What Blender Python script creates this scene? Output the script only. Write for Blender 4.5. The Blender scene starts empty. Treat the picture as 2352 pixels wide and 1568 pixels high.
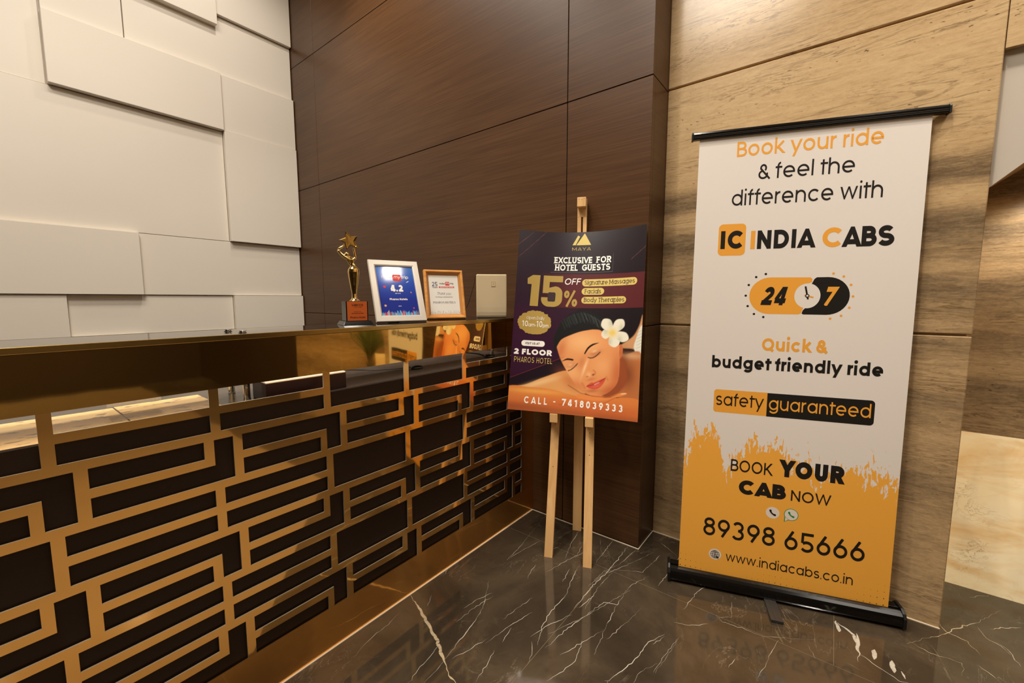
import bpy, math, random
import numpy as np
from mathutils import Vector as V3

sc = bpy.context.scene
COL = sc.collection
R = math.radians
random.seed(7)

# ------------------------------------------------------------------ camera
cam = bpy.data.cameras.new('camera')
cam.sensor_width = 36.0
cam.lens = 955.58 / 2352 * 36.0
cam.clip_start = 0.02
cam_ob = bpy.data.objects.new('camera', cam)
COL.objects.link(cam_ob)
cam_ob.location = (0, 0, 1.22)
cam_ob.rotation_euler = (R(90 - 5.824), 0, R(-52.22))
sc.camera = cam_ob
sc.view_settings.view_transform = 'Standard'
sc.view_settings.look = 'None'
sc.view_settings.gamma = 1
sc.view_settings.use_curve_mapping = False
sc.view_settings.exposure = 0.0

# ------------------------------------------------------------------ world and lamps
w = bpy.data.worlds.new('world')
sc.world = w
w.use_nodes = True
w.node_tree.nodes['Background'].inputs[0].default_value = (1.0, 0.86, 0.68, 1)
w.node_tree.nodes['Background'].inputs[1].default_value = 0.05
WARM = (1.0, 0.915, 0.80)
CEIL = 4.25


def spot(name, loc, target, power, angle=70, blend=0.8, r=0.05, col=WARM):
    l = bpy.data.lights.new(name, 'SPOT')
    l.energy = power
    l.spot_size = R(angle)
    l.spot_blend = blend
    l.shadow_soft_size = r
    l.color = col
    o = bpy.data.objects.new(name, l)
    COL.objects.link(o)
    o.location = loc
    d = V3(target) - V3(loc)
    o.rotation_euler = d.to_track_quat('-Z', 'Y').to_euler()
    return o


def area(name, loc, sx, sy, power, col=WARM, rot=(0, 0, 0)):
    l = bpy.data.lights.new(name, 'AREA')
    l.shape = 'RECTANGLE'
    l.size, l.size_y = sx, sy
    l.energy = power
    l.color = col
    o = bpy.data.objects.new(name, l)
    COL.objects.link(o)
    o.location = loc
    o.rotation_euler = rot
    return o


# unseen ceiling fill added over the lobby (general light) and downlights along the walls
area('ceiling_fill_light', (-0.5, 0.95, CEIL - 0.03), 1.0, 1.0, 95)
area('ceiling_fill_light', (-0.6, -2.6, CEIL - 0.03), 2.0, 1.0, 30)
area('square_downlight', (1.43, -1.16, CEIL - 0.02), 0.2, 0.2, 14)
area('desk_fill_strip', (0.65, 1.352, 1.005), 2.4, 0.012, 1.5, rot=(R(-28), 0, 0))  # added fill under the counter edge, brightens the sheets on the desk
area('desk_panel_light', (0.2, 2.3, CEIL - 0.03), 2.4, 0.4, 46)
spot('downlight', (1.30, 3.15, CEIL - 0.02), (1.35, 3.95, 2.3), 40, 110, 1.0)
spot('downlight', (0.35, 2.2, CEIL - 0.02), (0.30, 3.95, 0.9), 50, 75, 1.0)
spot('downlight', (1.25, 2.6, CEIL - 0.02), (1.85, 2.5, 1.2), 125, 85)
spot('downlight', (1.15, 0.15, CEIL - 0.02), (1.95, -0.05, 0.4), 150, 58)
spot('downlight', (1.25, -1.5, CEIL - 0.02), (2.0, -1.4, 0.8), 220, 80)
spot('downlight', (0.45, 1.12, CEIL - 0.02), (1.15, 0.7, 0.0), 140, 74)
spot('downlight', (-0.6, 1.9, CEIL - 0.02), (-0.4, 1.7, 0.9), 90, 80)
for x_ in (-2.0, -0.3, 1.3):
    spot('wall_fill_spot', (x_, -3.9, CEIL - 0.02), (x_, -5.2, 2.6), 180, 100)  # added spots, give the brass a bright wall to mirror
spot('niche_fill_spot', (2.30, -0.60, 1.62), (2.46, -0.75, 0.0), 9, 150, 0.6, 0.03)  # added fill with no known fitting, brightens the onyx

# ------------------------------------------------------------------ material helpers


def lin(c):
    c = c / 255.0
    return c / 12.92 if c <= 0.04045 else ((c + 0.055) / 1.055) ** 2.4


def rgb(r, g, b):
    return (lin(r), lin(g), lin(b), 1.0)


class NT:
    def __init__(s, name):
        s.m = bpy.data.materials.new(name)
        s.m.use_nodes = True
        s.n = s.m.node_tree.nodes
        s.l = s.m.node_tree.links
        s.b = s.n['Principled BSDF']

    def new(s, t, **kw):
        n = s.n.new(t)
        for k, v in kw.items():
            setattr(n, k, v)
        return n

    def link(s, a, b):
        s.l.new(a, b)

    def coord(s, scale=(1, 1, 1), kind='Object', loc=(0, 0, 0), rot=(0, 0, 0)):
        t = s.new('ShaderNodeTexCoord')
        mp = s.new('ShaderNodeMapping')
        mp.inputs['Scale'].default_value = scale
        mp.inputs['Location'].default_value = loc
        mp.inputs['Rotation'].default_value = rot
        s.link(t.outputs[kind], mp.inputs['Vector'])
        return mp.outputs[0]

    def noise(s, vec, scale=1, detail=4, rough=0.55, dist=0.0):
        n = s.new('ShaderNodeTexNoise')
        n.inputs['Scale'].default_value = scale
        n.inputs['Detail'].default_value = detail
        n.inputs['Roughness'].default_value = rough
        n.inputs['Distortion'].default_value = dist
        s.link(vec, n.inputs['Vector'])
        return n.outputs['Fac']

    def ramp(s, fac, stops, interp='LINEAR'):
        r = s.new('ShaderNodeValToRGB')
        e = r.color_ramp.elements
        r.color_ramp.interpolation = interp
        while len(e) < len(stops):
            e.new(0.5)
        for i, (p, c) in enumerate(stops):
            e[i].position = p
            e[i].color = c if len(c) == 4 else (*c, 1)
        s.link(fac, r.inputs[0])
        return r.outputs[0]

    def mix(s, fac, a, b, mode='MIX'):
        m = s.new('ShaderNodeMix', data_type='RGBA', blend_type=mode)
        for v, i in ((fac, 0), (a, 6), (b, 7)):
            if isinstance(v, (int, float)):
                m.inputs[i].default_value = v
            elif isinstance(v, tuple):
                m.inputs[i].default_value = v
            else:
                s.link(v, m.inputs[i])
        return m.outputs[2]

    def math(s, op, a, b=None, c=None):
        m = s.new('ShaderNodeMath', operation=op)
        for i, v in enumerate((a, b, c)):
            if v is None:
                continue
            if isinstance(v, (int, float)):
                m.inputs[i].default_value = v
            else:
                s.link(v, m.inputs[i])
        return m.outputs[0]

    def set(s, **kw):
        for k, v in kw.items():
            k = k.replace('_', ' ')
            if hasattr(v, 'links'):
                s.link(v, s.b.inputs[k])
            else:
                s.b.inputs[k].default_value = v
        return s

    def bump(s, h, strength=0.2, dist=0.01):
        b = s.new('ShaderNodeBump')
        b.inputs['Strength'].default_value = strength
        b.inputs['Distance'].default_value = dist
        s.link(h, b.inputs['Height'])
        s.link(b.outputs[0], s.b.inputs['Normal'])
        return s


def plain(name, col, rough=0.5, metal=0.0, spec=0.5, var=0.08, scale=30, coat=0.0):
    t = NT(name)
    f = t.noise(t.coord(), scale, 3)
    dark = tuple(c * (1 - var) for c in col[:3]) + (1,)
    t.set(Base_Color=t.mix(f, dark, col), Roughness=rough, Metallic=metal, Specular_IOR_Level=spec)
    if coat:
        t.set(Coat_Weight=coat, Coat_Roughness=0.05)
    return t.m


M = {}
# white lacquered wall panels
t = NT('ivory lacquer panel')
f = t.noise(t.coord(), 1.5, 3)
t.set(Base_Color=t.mix(f, rgb(229, 220, 206), rgb(235, 227, 214)), Roughness=0.38, Specular_IOR_Level=0.45)
M['ivory'] = t.m

# dark brown veneer, horizontal grain
t = NT('dark brown veneer')
g1 = t.noise(t.coord((2.2, 2.2, 230)), 1.0, 5, 0.6, 0.5)
g2 = t.noise(t.coord((1.2, 1.2, 16), loc=(3, 1, 2)), 1.0, 4, 0.5, 0.5)
c = t.ramp(g1, [(0.30, rgb(62, 38, 20)), (0.5, rgb(79, 52, 29)), (0.72, rgb(96, 66, 39))])
c = t.mix(0.3, c, t.ramp(g2, [(0.3, rgb(62, 38, 21)), (0.7, rgb(88, 59, 35))]))
t.set(Base_Color=c, Roughness=0.36, Specular_IOR_Level=0.32)
t.bump(g1, 0.04, 0.002)
M['veneer'] = t.m
M['seam'] = plain('dark seam', rgb(14, 9, 7), 0.7)

# travertine in horizontal layers; the darker beds sit at fixed heights of the slabs


def travertine(name, gain=1.0):
    t = NT(name)
    tc = t.new('ShaderNodeTexCoord')
    sep = t.new('ShaderNodeSeparateXYZ')
    t.link(tc.outputs['Object'], sep.inputs[0])
    warp = t.noise(t.coord((2.4, 2.4, 7)), 1.0, 9, 0.66)
    fine = t.noise(t.coord((17, 17, 80), loc=(2, 5, 0)), 1.0, 9, 0.75, 1.2)
    mid = t.noise(t.coord((4.5, 4.5, 36), loc=(7, 2, 1)), 1.0, 9, 0.72, 1.3)
    z = t.math('ADD', sep.outputs[2], t.math('MULTIPLY', t.math('SUBTRACT', warp, 0.5), 0.09))
    z = t.math('DIVIDE', z, 4.0)
    L, Dk, Gy, Md = 0.78, 0.14, 0.24, 0.48
    pts = [(0, .42), (.25, .40), (.38, .36), (.47, .30), (.54, .16), (.62, .30), (.70, .44), (.80, .26), (.86, .16),
           (.93, .46), (1.00, .30), (1.06, .20), (1.12, .52), (1.18, .40), (1.26, .22), (1.33, .52), (1.42, .34),
           (1.48, .12), (1.52, .30), (1.56, .70), (1.60, .60), (1.64, .18), (1.70, .26), (1.75, .66), (1.9, .74), (2.15, .78), (2.2, .7),
           (2.3, .60), (2.42, .80), (2.6, .66), (3.2, .74)]
    pts = [(a / 4.0, (v + (.17 if a < 1.1 else .03),) * 3) for a, v in pts]
    base = t.ramp(z, pts[:31])
    v = t.math('ADD', base, t.math('MULTIPLY', t.math('SUBTRACT', mid, 0.5), 0.70))
    v = t.math('ADD', v, t.math('MULTIPLY', t.math('SUBTRACT', fine, 0.5), 0.60))
    grain = t.noise(t.coord((70, 70, 150), loc=(5, 1, 3)), 1.0, 4, 0.7)
    v = t.math('ADD', v, t.math('MULTIPLY', t.math('SUBTRACT', grain, 0.5), 0.38))
    g = gain

    def k(r, gg, b):
        return rgb(min(255, r * g), min(255, gg * g), min(255, b * g))
    col = t.ramp(v, [(0.0, k(92, 74, 54)), (0.22, k(126, 106, 80)), (0.42, k(158, 132, 97)), (0.62, k(188, 157, 115)), (0.95, k(208, 179, 136))])
    st = t.noise(t.coord((1.1, 1.1, 13), loc=(6, 1, 2)), 1.0, 7, 0.62, 0.9)
    fr_ = t.math('ABSOLUTE', t.math('SUBTRACT', t.math('FRACT', t.math('MULTIPLY', st, 11.0)), 0.5))
    ln_ = t.math('MULTIPLY', t.ramp(fr_, [(0.05, (1, 1, 1)), (0.16, (0, 0, 0))]), t.ramp(t.noise(t.coord((3, 3, 14), loc=(8, 8, 2)), 1.0, 4), [(0.42, (0, 0, 0)), (0.62, (1, 1, 1))]))
    col = t.mix(t.math('MULTIPLY', ln_, 0.65), col, k(112, 86, 58))
    vein = t.noise(t.coord((2.2, 2.2, 34), loc=(1, 9, 3)), 1.0, 6, 0.7, 1.6)
    vm = t.ramp(vein, [(0.62, (0, 0, 0)), (0.68, (1, 1, 1))])
    col = t.mix(t.math('MULTIPLY', vm, 0.45), col, k(120, 84, 50))
    pit = t.noise(t.coord((46, 46, 150), loc=(4, 4, 8)), 1.0, 3, 0.5)
    zone = t.noise(t.coord((0.8, 0.8, 9), loc=(3, 3, 3)), 1.0, 2)
    pm = t.math('MULTIPLY', t.ramp(pit, [(0.66, (0, 0, 0)), (0.70, (1, 1, 1))]), t.ramp(zone, [(0.46, (0, 0, 0)), (0.62, (1, 1, 1))]))
    col = t.mix(t.math('MULTIPLY', pm, 0.8), col, k(70, 48, 30))
    t.set(Base_Color=col, Roughness=0.22, Specular_IOR_Level=0.4)
    t.bump(t.math('SUBTRACT', fine, pm), 0.05, 0.002)
    return t.m


M['travertine'] = travertine('travertine')
M['stone_edge'] = plain('travertine edge', rgb(196, 164, 118), 0.4)

# cream onyx marble with brown veins
t = NT('cream onyx marble')
wv = t.noise(t.coord((1.6, 1.6, 1.6)), 1.0, 5, 0.6, 0.4)
c = t.ramp(wv, [(0.3, rgb(250, 216, 150)), (0.55, rgb(250, 226, 178)), (0.75, rgb(246, 232, 208))])
v1 = t.noise(t.coord((3.2, 2.4, 4.2), rot=(0.75, 0, 0)), 1.0, 8, 0.6, 1.2)
m1 = t.ramp(v1, [(0.482, (0, 0, 0)), (0.5, (1, 1, 1)), (0.518, (0, 0, 0))])
v2 = t.noise(t.coord((14, 10, 16), rot=(0.6, 0, 0), loc=(3, 1, 5)), 1.0, 7, 0.7, 1.2)
m2 = t.math('MULTIPLY', t.ramp(v2, [(0.485, (0, 0, 0)), (0.5, (1, 1, 1)), (0.515, (0, 0, 0))]),
            t.ramp(t.noise(t.coord((5, 5, 5), loc=(9, 2, 2)), 1.0, 2), [(0.53, (0, 0, 0)), (0.66, (1, 1, 1))]))
dg = t.noise(t.coord((6, 2.2, 7.5), rot=(0.62, 0, 0), loc=(2, 4, 1)), 1.0, 6, 0.6, 0.8)
c = t.mix(t.math('MULTIPLY', t.ramp(dg, [(0.48, (0, 0, 0)), (0.66, (1, 1, 1))]), 0.75), c, rgb(226, 176, 104))
c = t.mix(t.math('MULTIPLY', m1, 0.09), c, rgb(176, 128, 70))
c = t.mix(t.math('MULTIPLY', m2, 0.85), c, rgb(104, 66, 36))
t.set(Base_Color=c, Roughness=0.18)
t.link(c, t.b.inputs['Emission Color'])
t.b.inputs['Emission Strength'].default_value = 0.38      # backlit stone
M['onyx'] = t.m

# dark polished marble floor
t = NT('dark polished marble')
cl = t.noise(t.coord((2.2, 2.2, 2.2)), 1.0, 8, 0.62, 0.5)
c = t.ramp(cl, [(0.28, rgb(42, 35, 27)), (0.5, rgb(62, 52, 40)), (0.72, rgb(86, 73, 56))])
sp = t.noise(t.coord((26, 12, 20), rot=(0, 0, 0.6)), 1.0, 6, 0.7)
c = t.mix(t.math('MULTIPLY', t.ramp(sp, [(0.55, (0, 0, 0)), (0.7, (1, 1, 1))]), 0.35), c, rgb(46, 37, 28))
va = t.noise(t.coord((2.0, 5.5, 3), rot=(0, 0, 0.35), loc=(1, 2, 0)), 1.0, 7, 0.6, 0.9)
ma = t.math('MULTIPLY', t.ramp(va, [(0.4955, (0, 0, 0)), (0.5, (1, 1, 1)), (0.5045, (0, 0, 0))]),
            t.ramp(t.noise(t.coord((2.5, 2.5, 2), loc=(5, 5, 0)), 1.0, 3), [(0.48, (0, 0, 0)), (0.6, (1, 1, 1))]))
vb = t.noise(t.coord((9, 9, 9), loc=(1, 7, 0)), 1.0, 6, 0.6, 1.5)
mb = t.math('MULTIPLY', t.ramp(vb, [(0.493, (0, 0, 0)), (0.5, (1, 1, 1)), (0.507, (0, 0, 0))]),
            t.ramp(t.noise(t.coord((5, 5, 5), loc=(2, 8, 0)), 1.0, 3), [(0.58, (0, 0, 0)), (0.66, (1, 1, 1))]))
c = t.mix(t.math('MULTIPLY', ma, 0.18), c, rgb(196, 178, 150))
c = t.mix(t.math('MULTIPLY', mb, 0.12), c, rgb(190, 176, 152))
t.set(Base_Color=c, Roughness=0.07, Specular_IOR_Level=0.68)
M['floor'] = t.m
M['vein'] = plain('white calcite vein', rgb(206, 197, 180), 0.08, var=0.5, scale=60)
M['vein_cream'] = plain('cream calcite vein', rgb(200, 180, 146), 0.08, var=0.5, scale=50)
M['bounce_floor'] = plain('beige bounce floor', rgb(146, 126, 99), 0.08, var=0.3, scale=2.2)
M['joint'] = plain('floor joint', rgb(112, 98, 78), 0.3)
M['caulk'] = plain('pale caulk line', rgb(222, 206, 180), 0.5)

# mirror polished brass


def brass(name, rough, c1, c2, haze=0.0, hr=0.42):
    t = NT(name)
    f = t.noise(t.coord((2, 2, 2)), 1.0, 3)
    sm = t.noise(t.coord((5, 5, 5), loc=(3, 3, 3)), 1.0, 5, 0.6)
    t.set(Base_Color=t.mix(f, c1, c2), Metallic=1.0, Roughness=t.math('ADD', t.math('MULTIPLY', sm, 0.06), rough - 0.03))
    wv = t.noise(t.coord((7, 7, 3)), 1.0, 2)
    t.bump(wv, 0.05, 0.01)
    if haze:
        p2 = t.new('ShaderNodeBsdfPrincipled')
        p2.inputs['Metallic'].default_value = 1.0
        p2.inputs['Roughness'].default_value = hr
        t.link(t.mix(f, c1, c2), p2.inputs['Base Color'])
        ms = t.new('ShaderNodeMixShader')
        ms.inputs[0].default_value = haze
        t.link(t.b.outputs[0], ms.inputs[1])
        t.link(p2.outputs[0], ms.inputs[2])
        t.link(ms.outputs[0], t.n['Material Output'].inputs['Surface'])
    return t.m


M['brass'] = brass('polished brass', 0.045, (0.95, 0.60, 0.22, 1), (0.98, 0.65, 0.26, 1), 0.30, 0.32)
M['brass_fascia'] = brass('mirror brass', 0.035, (0.96, 0.62, 0.19, 1), (0.98, 0.66, 0.23, 1), 0.05, 0.3)
M['brass_plinth'] = brass('hazy brass', 0.07, (0.94, 0.51, 0.15, 1), (0.97, 0.56, 0.19, 1), 0.45, 0.40)
M['brass_edge'] = plain('cut brass edge', rgb(226, 214, 190), 0.35, 0.6)
M['brass_trim'] = brass('brushed brass trim', 0.22, (0.62, 0.44, 0.16, 1), (0.72, 0.52, 0.20, 1))
M['lam'] = plain('dark brown laminate', rgb(44, 30, 20), 0.55, spec=0.25, var=0.15, scale=12)
M['deskgrey'] = plain('dark grey desk laminate', rgb(84, 74, 66), 0.25, var=0.3, scale=40)
M['glass_top'] = plain('black glass counter top', rgb(30, 26, 24), 0.03, spec=0.9)
M['chrome'] = plain('chrome', (0.75, 0.75, 0.76, 1), 0.12, 1.0)
M['black'] = plain('black plastic', rgb(16, 15, 14), 0.35)
M['black_gloss'] = plain('glossy black plastic', rgb(12, 11, 10), 0.12)
M['grey_dark'] = plain('dark grey plastic', rgb(52, 48, 44), 0.35)
M['maroon'] = plain('dark maroon board', rgb(40, 22, 24), 0.3)
M['paper'] = plain('white paper', rgb(240, 236, 228), 0.5, var=0.02)
M['beech'] = None
t = NT('pale pine')
gr = t.noise(t.coord((30, 30, 1.6)), 1.0, 6, 0.6, 0.6)
t.set(Base_Color=t.ramp(gr, [(0.3, rgb(214, 164, 104)), (0.6, rgb(232, 186, 126)), (0.8, rgb(238, 198, 142))]), Roughness=0.5)
M['pine'] = t.m
M['hole'] = plain('screw hole', rgb(30, 20, 12), 0.8)
M['gold'] = plain('polished gold', (0.90, 0.66, 0.26, 1), 0.10, 1.0)
M['plate_orange'] = plain('copper orange plate', rgb(214, 104, 44), 0.35, var=0.05)
M['silverframe'] = plain('champagne silver moulding', rgb(214, 206, 194), 0.32, 0.35, var=0.04)
t = NT('golden wood moulding')
gr = t.noise(t.coord((14, 14, 60)), 1.0, 4)
t.set(Base_Color=t.ramp(gr, [(0.3, rgb(214, 140, 62)), (0.7, rgb(236, 170, 92))]), Roughness=0.3)
M['goldframe'] = t.m
M['gold_inner'] = plain('inner wood slope', rgb(196, 134, 72), 0.4)
M['white_plastic'] = plain('ivory white plastic', rgb(214, 194, 158), 0.35, var=0.02)
M['white'] = plain('white print', rgb(244, 240, 232), 0.5, var=0.02)
M['cream'] = plain('cream print', rgb(236, 214, 150), 0.5, var=0.02)
M['ink'] = plain('black ink', rgb(26, 23, 20), 0.5, spec=0.3, var=0.02)
M['inkb'] = plain('dark charcoal ink', rgb(34, 31, 30), 0.45, var=0.02)
M['orange'] = plain('orange ink', rgb(236, 164, 60), 0.45, spec=0.4, var=0.03, scale=3)
M['banner_white'] = plain('banner white', rgb(228, 216, 204), 0.45, var=0.01)
M['green'] = plain('green ink', rgb(40, 150, 70), 0.5)
M['navy'] = plain('navy ink', rgb(40, 44, 92), 0.5)
M['red'] = plain('red ink', rgb(216, 60, 50), 0.5)
M['skyblue'] = plain('sky blue ink', rgb(96, 170, 220), 0.5)
M['tan'] = plain('tan ink', rgb(214, 160, 120), 0.5)
M['greyink'] = plain('grey ink', rgb(120, 118, 124), 0.5)
M['goldink'] = plain('gold ink', rgb(178, 148, 72), 0.42, var=0.12, scale=9)
M['paleyellow'] = plain('pale gold ink', rgb(214, 190, 100), 0.45, var=0.04)
M['plum'] = plain('plum ink', rgb(64, 20, 40), 0.5)
M['pinkline'] = plain('pink line ink', rgb(150, 60, 66), 0.5)
M['leaf'] = plain('palm leaf', rgb(92, 108, 44), 0.45, var=0.4, scale=8)
M['stem'] = plain('palm stem', rgb(96, 84, 48), 0.7, var=0.4, scale=30)
M['pot'] = plain('dark ceramic pot', rgb(56, 44, 36), 0.3)
M['soil'] = plain('potting soil', rgb(40, 28, 20), 0.9, var=0.4, scale=60)
M['ceiling'] = plain('ceiling paint', rgb(214, 206, 192), 0.8, var=0.02)
M['dkwood'] = plain('dark lobby panel', rgb(46, 30, 20), 0.5, var=0.3, scale=3)
M['fabric'] = plain('brown sofa fabric', rgb(120, 74, 40), 0.8, var=0.3, scale=50)

# ------------------------------------------------------------------ mesh builder


class MB:
    def __init__(s):
        s.v, s.f, s.mi, s.uv = [], [], [], {}

    def add(s, p):
        s.v.append(tuple(float(c) for c in p))
        return len(s.v) - 1

    def face(s, pts, m=0, uvs=None):
        ids = [s.add(p) for p in pts]
        s.f.append(ids)
        s.mi.append(m)
        if uvs:
            s.uv[len(s.f) - 1] = uvs

    def box(s, lo, hi, m=0):
        x0, y0, z0 = lo
        x1, y1, z1 = hi
        s.obox(V3(((x0 + x1) / 2, (y0 + y1) / 2, (z0 + z1) / 2)), V3(((x1 - x0) / 2, 0, 0)), V3((0, (y1 - y0) / 2, 0)), V3((0, 0, (z1 - z0) / 2)), m)

    def obox(s, c, ax, ay, az, m=0, top=1.0):
        i0 = len(s.v)
        for sz in (-1, 1):
            k = 1.0 if sz < 0 else top
            for sx, sy in ((-1, -1), (1, -1), (1, 1), (-1, 1)):
                s.add(c + ax * sx * k + ay * sy * k + az * sz)
        for q in ((3, 2, 1, 0), (4, 5, 6, 7), (0, 1, 5, 4), (1, 2, 6, 5), (2, 3, 7, 6), (3, 0, 4, 7)):
            s.f.append([i0 + k for k in q])
            s.mi.append(m)

    def bar(s, a, b, side, wid, dep, m=0):
        a, b = V3(a), V3(b)
        z = b - a
        sd = V3(side).normalized()
        sd = (sd - z.normalized() * sd.dot(z.normalized())).normalized()
        d = z.normalized().cross(sd).normalized()
        s.obox((a + b) / 2, sd * wid / 2, d * dep / 2, z / 2, m)

    def extrude(s, prof, P, t0, t1, m=0, caps=True):
        # prof: closed list of 2-D points; P(t, a, b) -> 3-D
        n = len(prof)
        i0 = len(s.v)
        for t in (t0, t1):
            for a, b in prof:
                s.add(P(t, a, b))
        for i in range(n):
            j = (i + 1) % n
            s.f.append([i0 + i, i0 + j, i0 + n + j, i0 + n + i])
            s.mi.append(m)
        if caps:
            s.f.append([i0 + i for i in range(n)][::-1])
            s.mi.append(m)
            s.f.append([i0 + n + i for i in range(n)])
            s.mi.append(m)

    def tube(s, path, rad, seg=10, m=0, squash=None, ref=None):
        pts = [V3(p) for p in path]
        n = len(pts)
        if not hasattr(rad, '__len__'):
            rad = [rad] * n
        i0 = len(s.v)
        up = V3(ref) if ref else V3((0.31, 0.2, 0.93))
        for i, p in enumerate(pts):
            d = (pts[min(i + 1, n - 1)] - pts[max(i - 1, 0)]).normalized()
            x = d.cross(up)
            if x.length < 1e-4:
                x = d.cross(V3((1, 0, 0)))
            x.normalize()
            y = x.cross(d).normalized()
            sq = squash[i] if squash else 1.0
            for k in range(seg):
                a = 2 * math.pi * k / seg
                s.add(p + (x * math.cos(a) + y * math.sin(a) * sq) * rad[i])
        for i in range(n - 1):
            for k in range(seg):
                k2 = (k + 1) % seg
                s.f.append([i0 + i * seg + k, i0 + i * seg + k2, i0 + (i + 1) * seg + k2, i0 + (i + 1) * seg + k])
                s.mi.append(m)
        s.f.append([i0 + k for k in range(seg)][::-1])
        s.mi.append(m)
        s.f.append([i0 + (n - 1) * seg + k for k in range(seg)])
        s.mi.append(m)

    def lathe(s, prof, c, seg=24, m=0, sx=1.0, sy=1.0, ax=None):
        c = V3(c)
        ax = ax or (V3((1, 0, 0)), V3((0, 1, 0)), V3((0, 0, 1)))
        i0 = len(s.v)
        for r, z in prof:
            for k in range(seg):
                a = 2 * math.pi * k / seg
                s.add(c + ax[0] * r * sx * math.cos(a) + ax[1] * r * sy * math.sin(a) + ax[2] * z)
        n = len(prof)
        for i in range(n - 1):
            for k in range(seg):
                k2 = (k + 1) % seg
                s.f.append([i0 + i * seg + k, i0 + i * seg + k2, i0 + (i + 1) * seg + k2, i0 + (i + 1) * seg + k])
                s.mi.append(m)
        s.f.append([i0 + k for k in range(seg)][::-1])
        s.mi.append(m)
        s.f.append([i0 + (n - 1) * seg + k for k in range(seg)])
        s.mi.append(m)

    def ball(s, c, r, m=0, sc_=(1, 1, 1), seg=16):
        prof = [(r * math.sin(math.pi * i / 10) + 1e-5, -r * math.cos(math.pi * i / 10) * sc_[2]) for i in range(11)]
        s.lathe(prof, c, seg, m, sc_[0], sc_[1])

    def build(s, name, mats, parent=None, loc=None, smooth=False, bevel=0.0, seg=2):
        me = bpy.data.meshes.new(name)
        org = np.zeros(3)
        if parent is not None:
            r = parent
            while r.parent:
                r = r.parent
            org = np.array(r.location)
        elif loc is not None:
            org = np.array(loc)
        vs = np.array(s.v) - org
        me.from_pydata(vs.tolist(), [], s.f)
        if not isinstance(mats, (list, tuple)):
            mats = [mats]
        for m in mats:
            me.materials.append(m)
        if len(mats) > 1:
            me.polygons.foreach_set('material_index', s.mi)
        if s.uv:
            ul = me.uv_layers.new(name='uv')
            for pi, uvs in s.uv.items():
                for li, uv in zip(me.polygons[pi].loop_indices, uvs):
                    ul.data[li].uv = uv
        if smooth:
            me.polygons.foreach_set('use_smooth', [True] * len(me.polygons))
        me.update()
        o = bpy.data.objects.new(name, me)
        COL.objects.link(o)
        if parent is not None:
            o.parent = parent
        elif loc is not None:
            o.location = loc
        if bevel:
            b = o.modifiers.new('bevel', 'BEVEL')
            b.width = bevel
            b.segments = seg
            b.limit_method = 'ANGLE'
            b.angle_limit = R(35)
        return o


def thing(name, loc, label, cat, group=None):
    o = bpy.data.objects.new(name, None)
    COL.objects.link(o)
    o.location = loc
    o.empty_display_size = 0.05
    o['label'] = label
    o['category'] = cat
    if group:
        o['group'] = group
    return o


def tag(o, label, cat, group=None):
    o['label'] = label
    o['category'] = cat
    if group:
        o['group'] = group
    return o


def struct(o):
    o['kind'] = 'structure'
    return o


# ------------------------------------------------------------------ geometric stroke lettering
XH, CAP, ASC, DESC = 0.55, 0.70, 0.74, -0.20


def arc(cx, cy, rx, ry, a0, a1):
    n = max(3, int(abs(a1 - a0) / 9))
    return [(cx + rx * math.cos(R(a0 + (a1 - a0) * i / n)), cy + ry * math.sin(R(a0 + (a1 - a0) * i / n))) for i in range(n + 1)]


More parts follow.
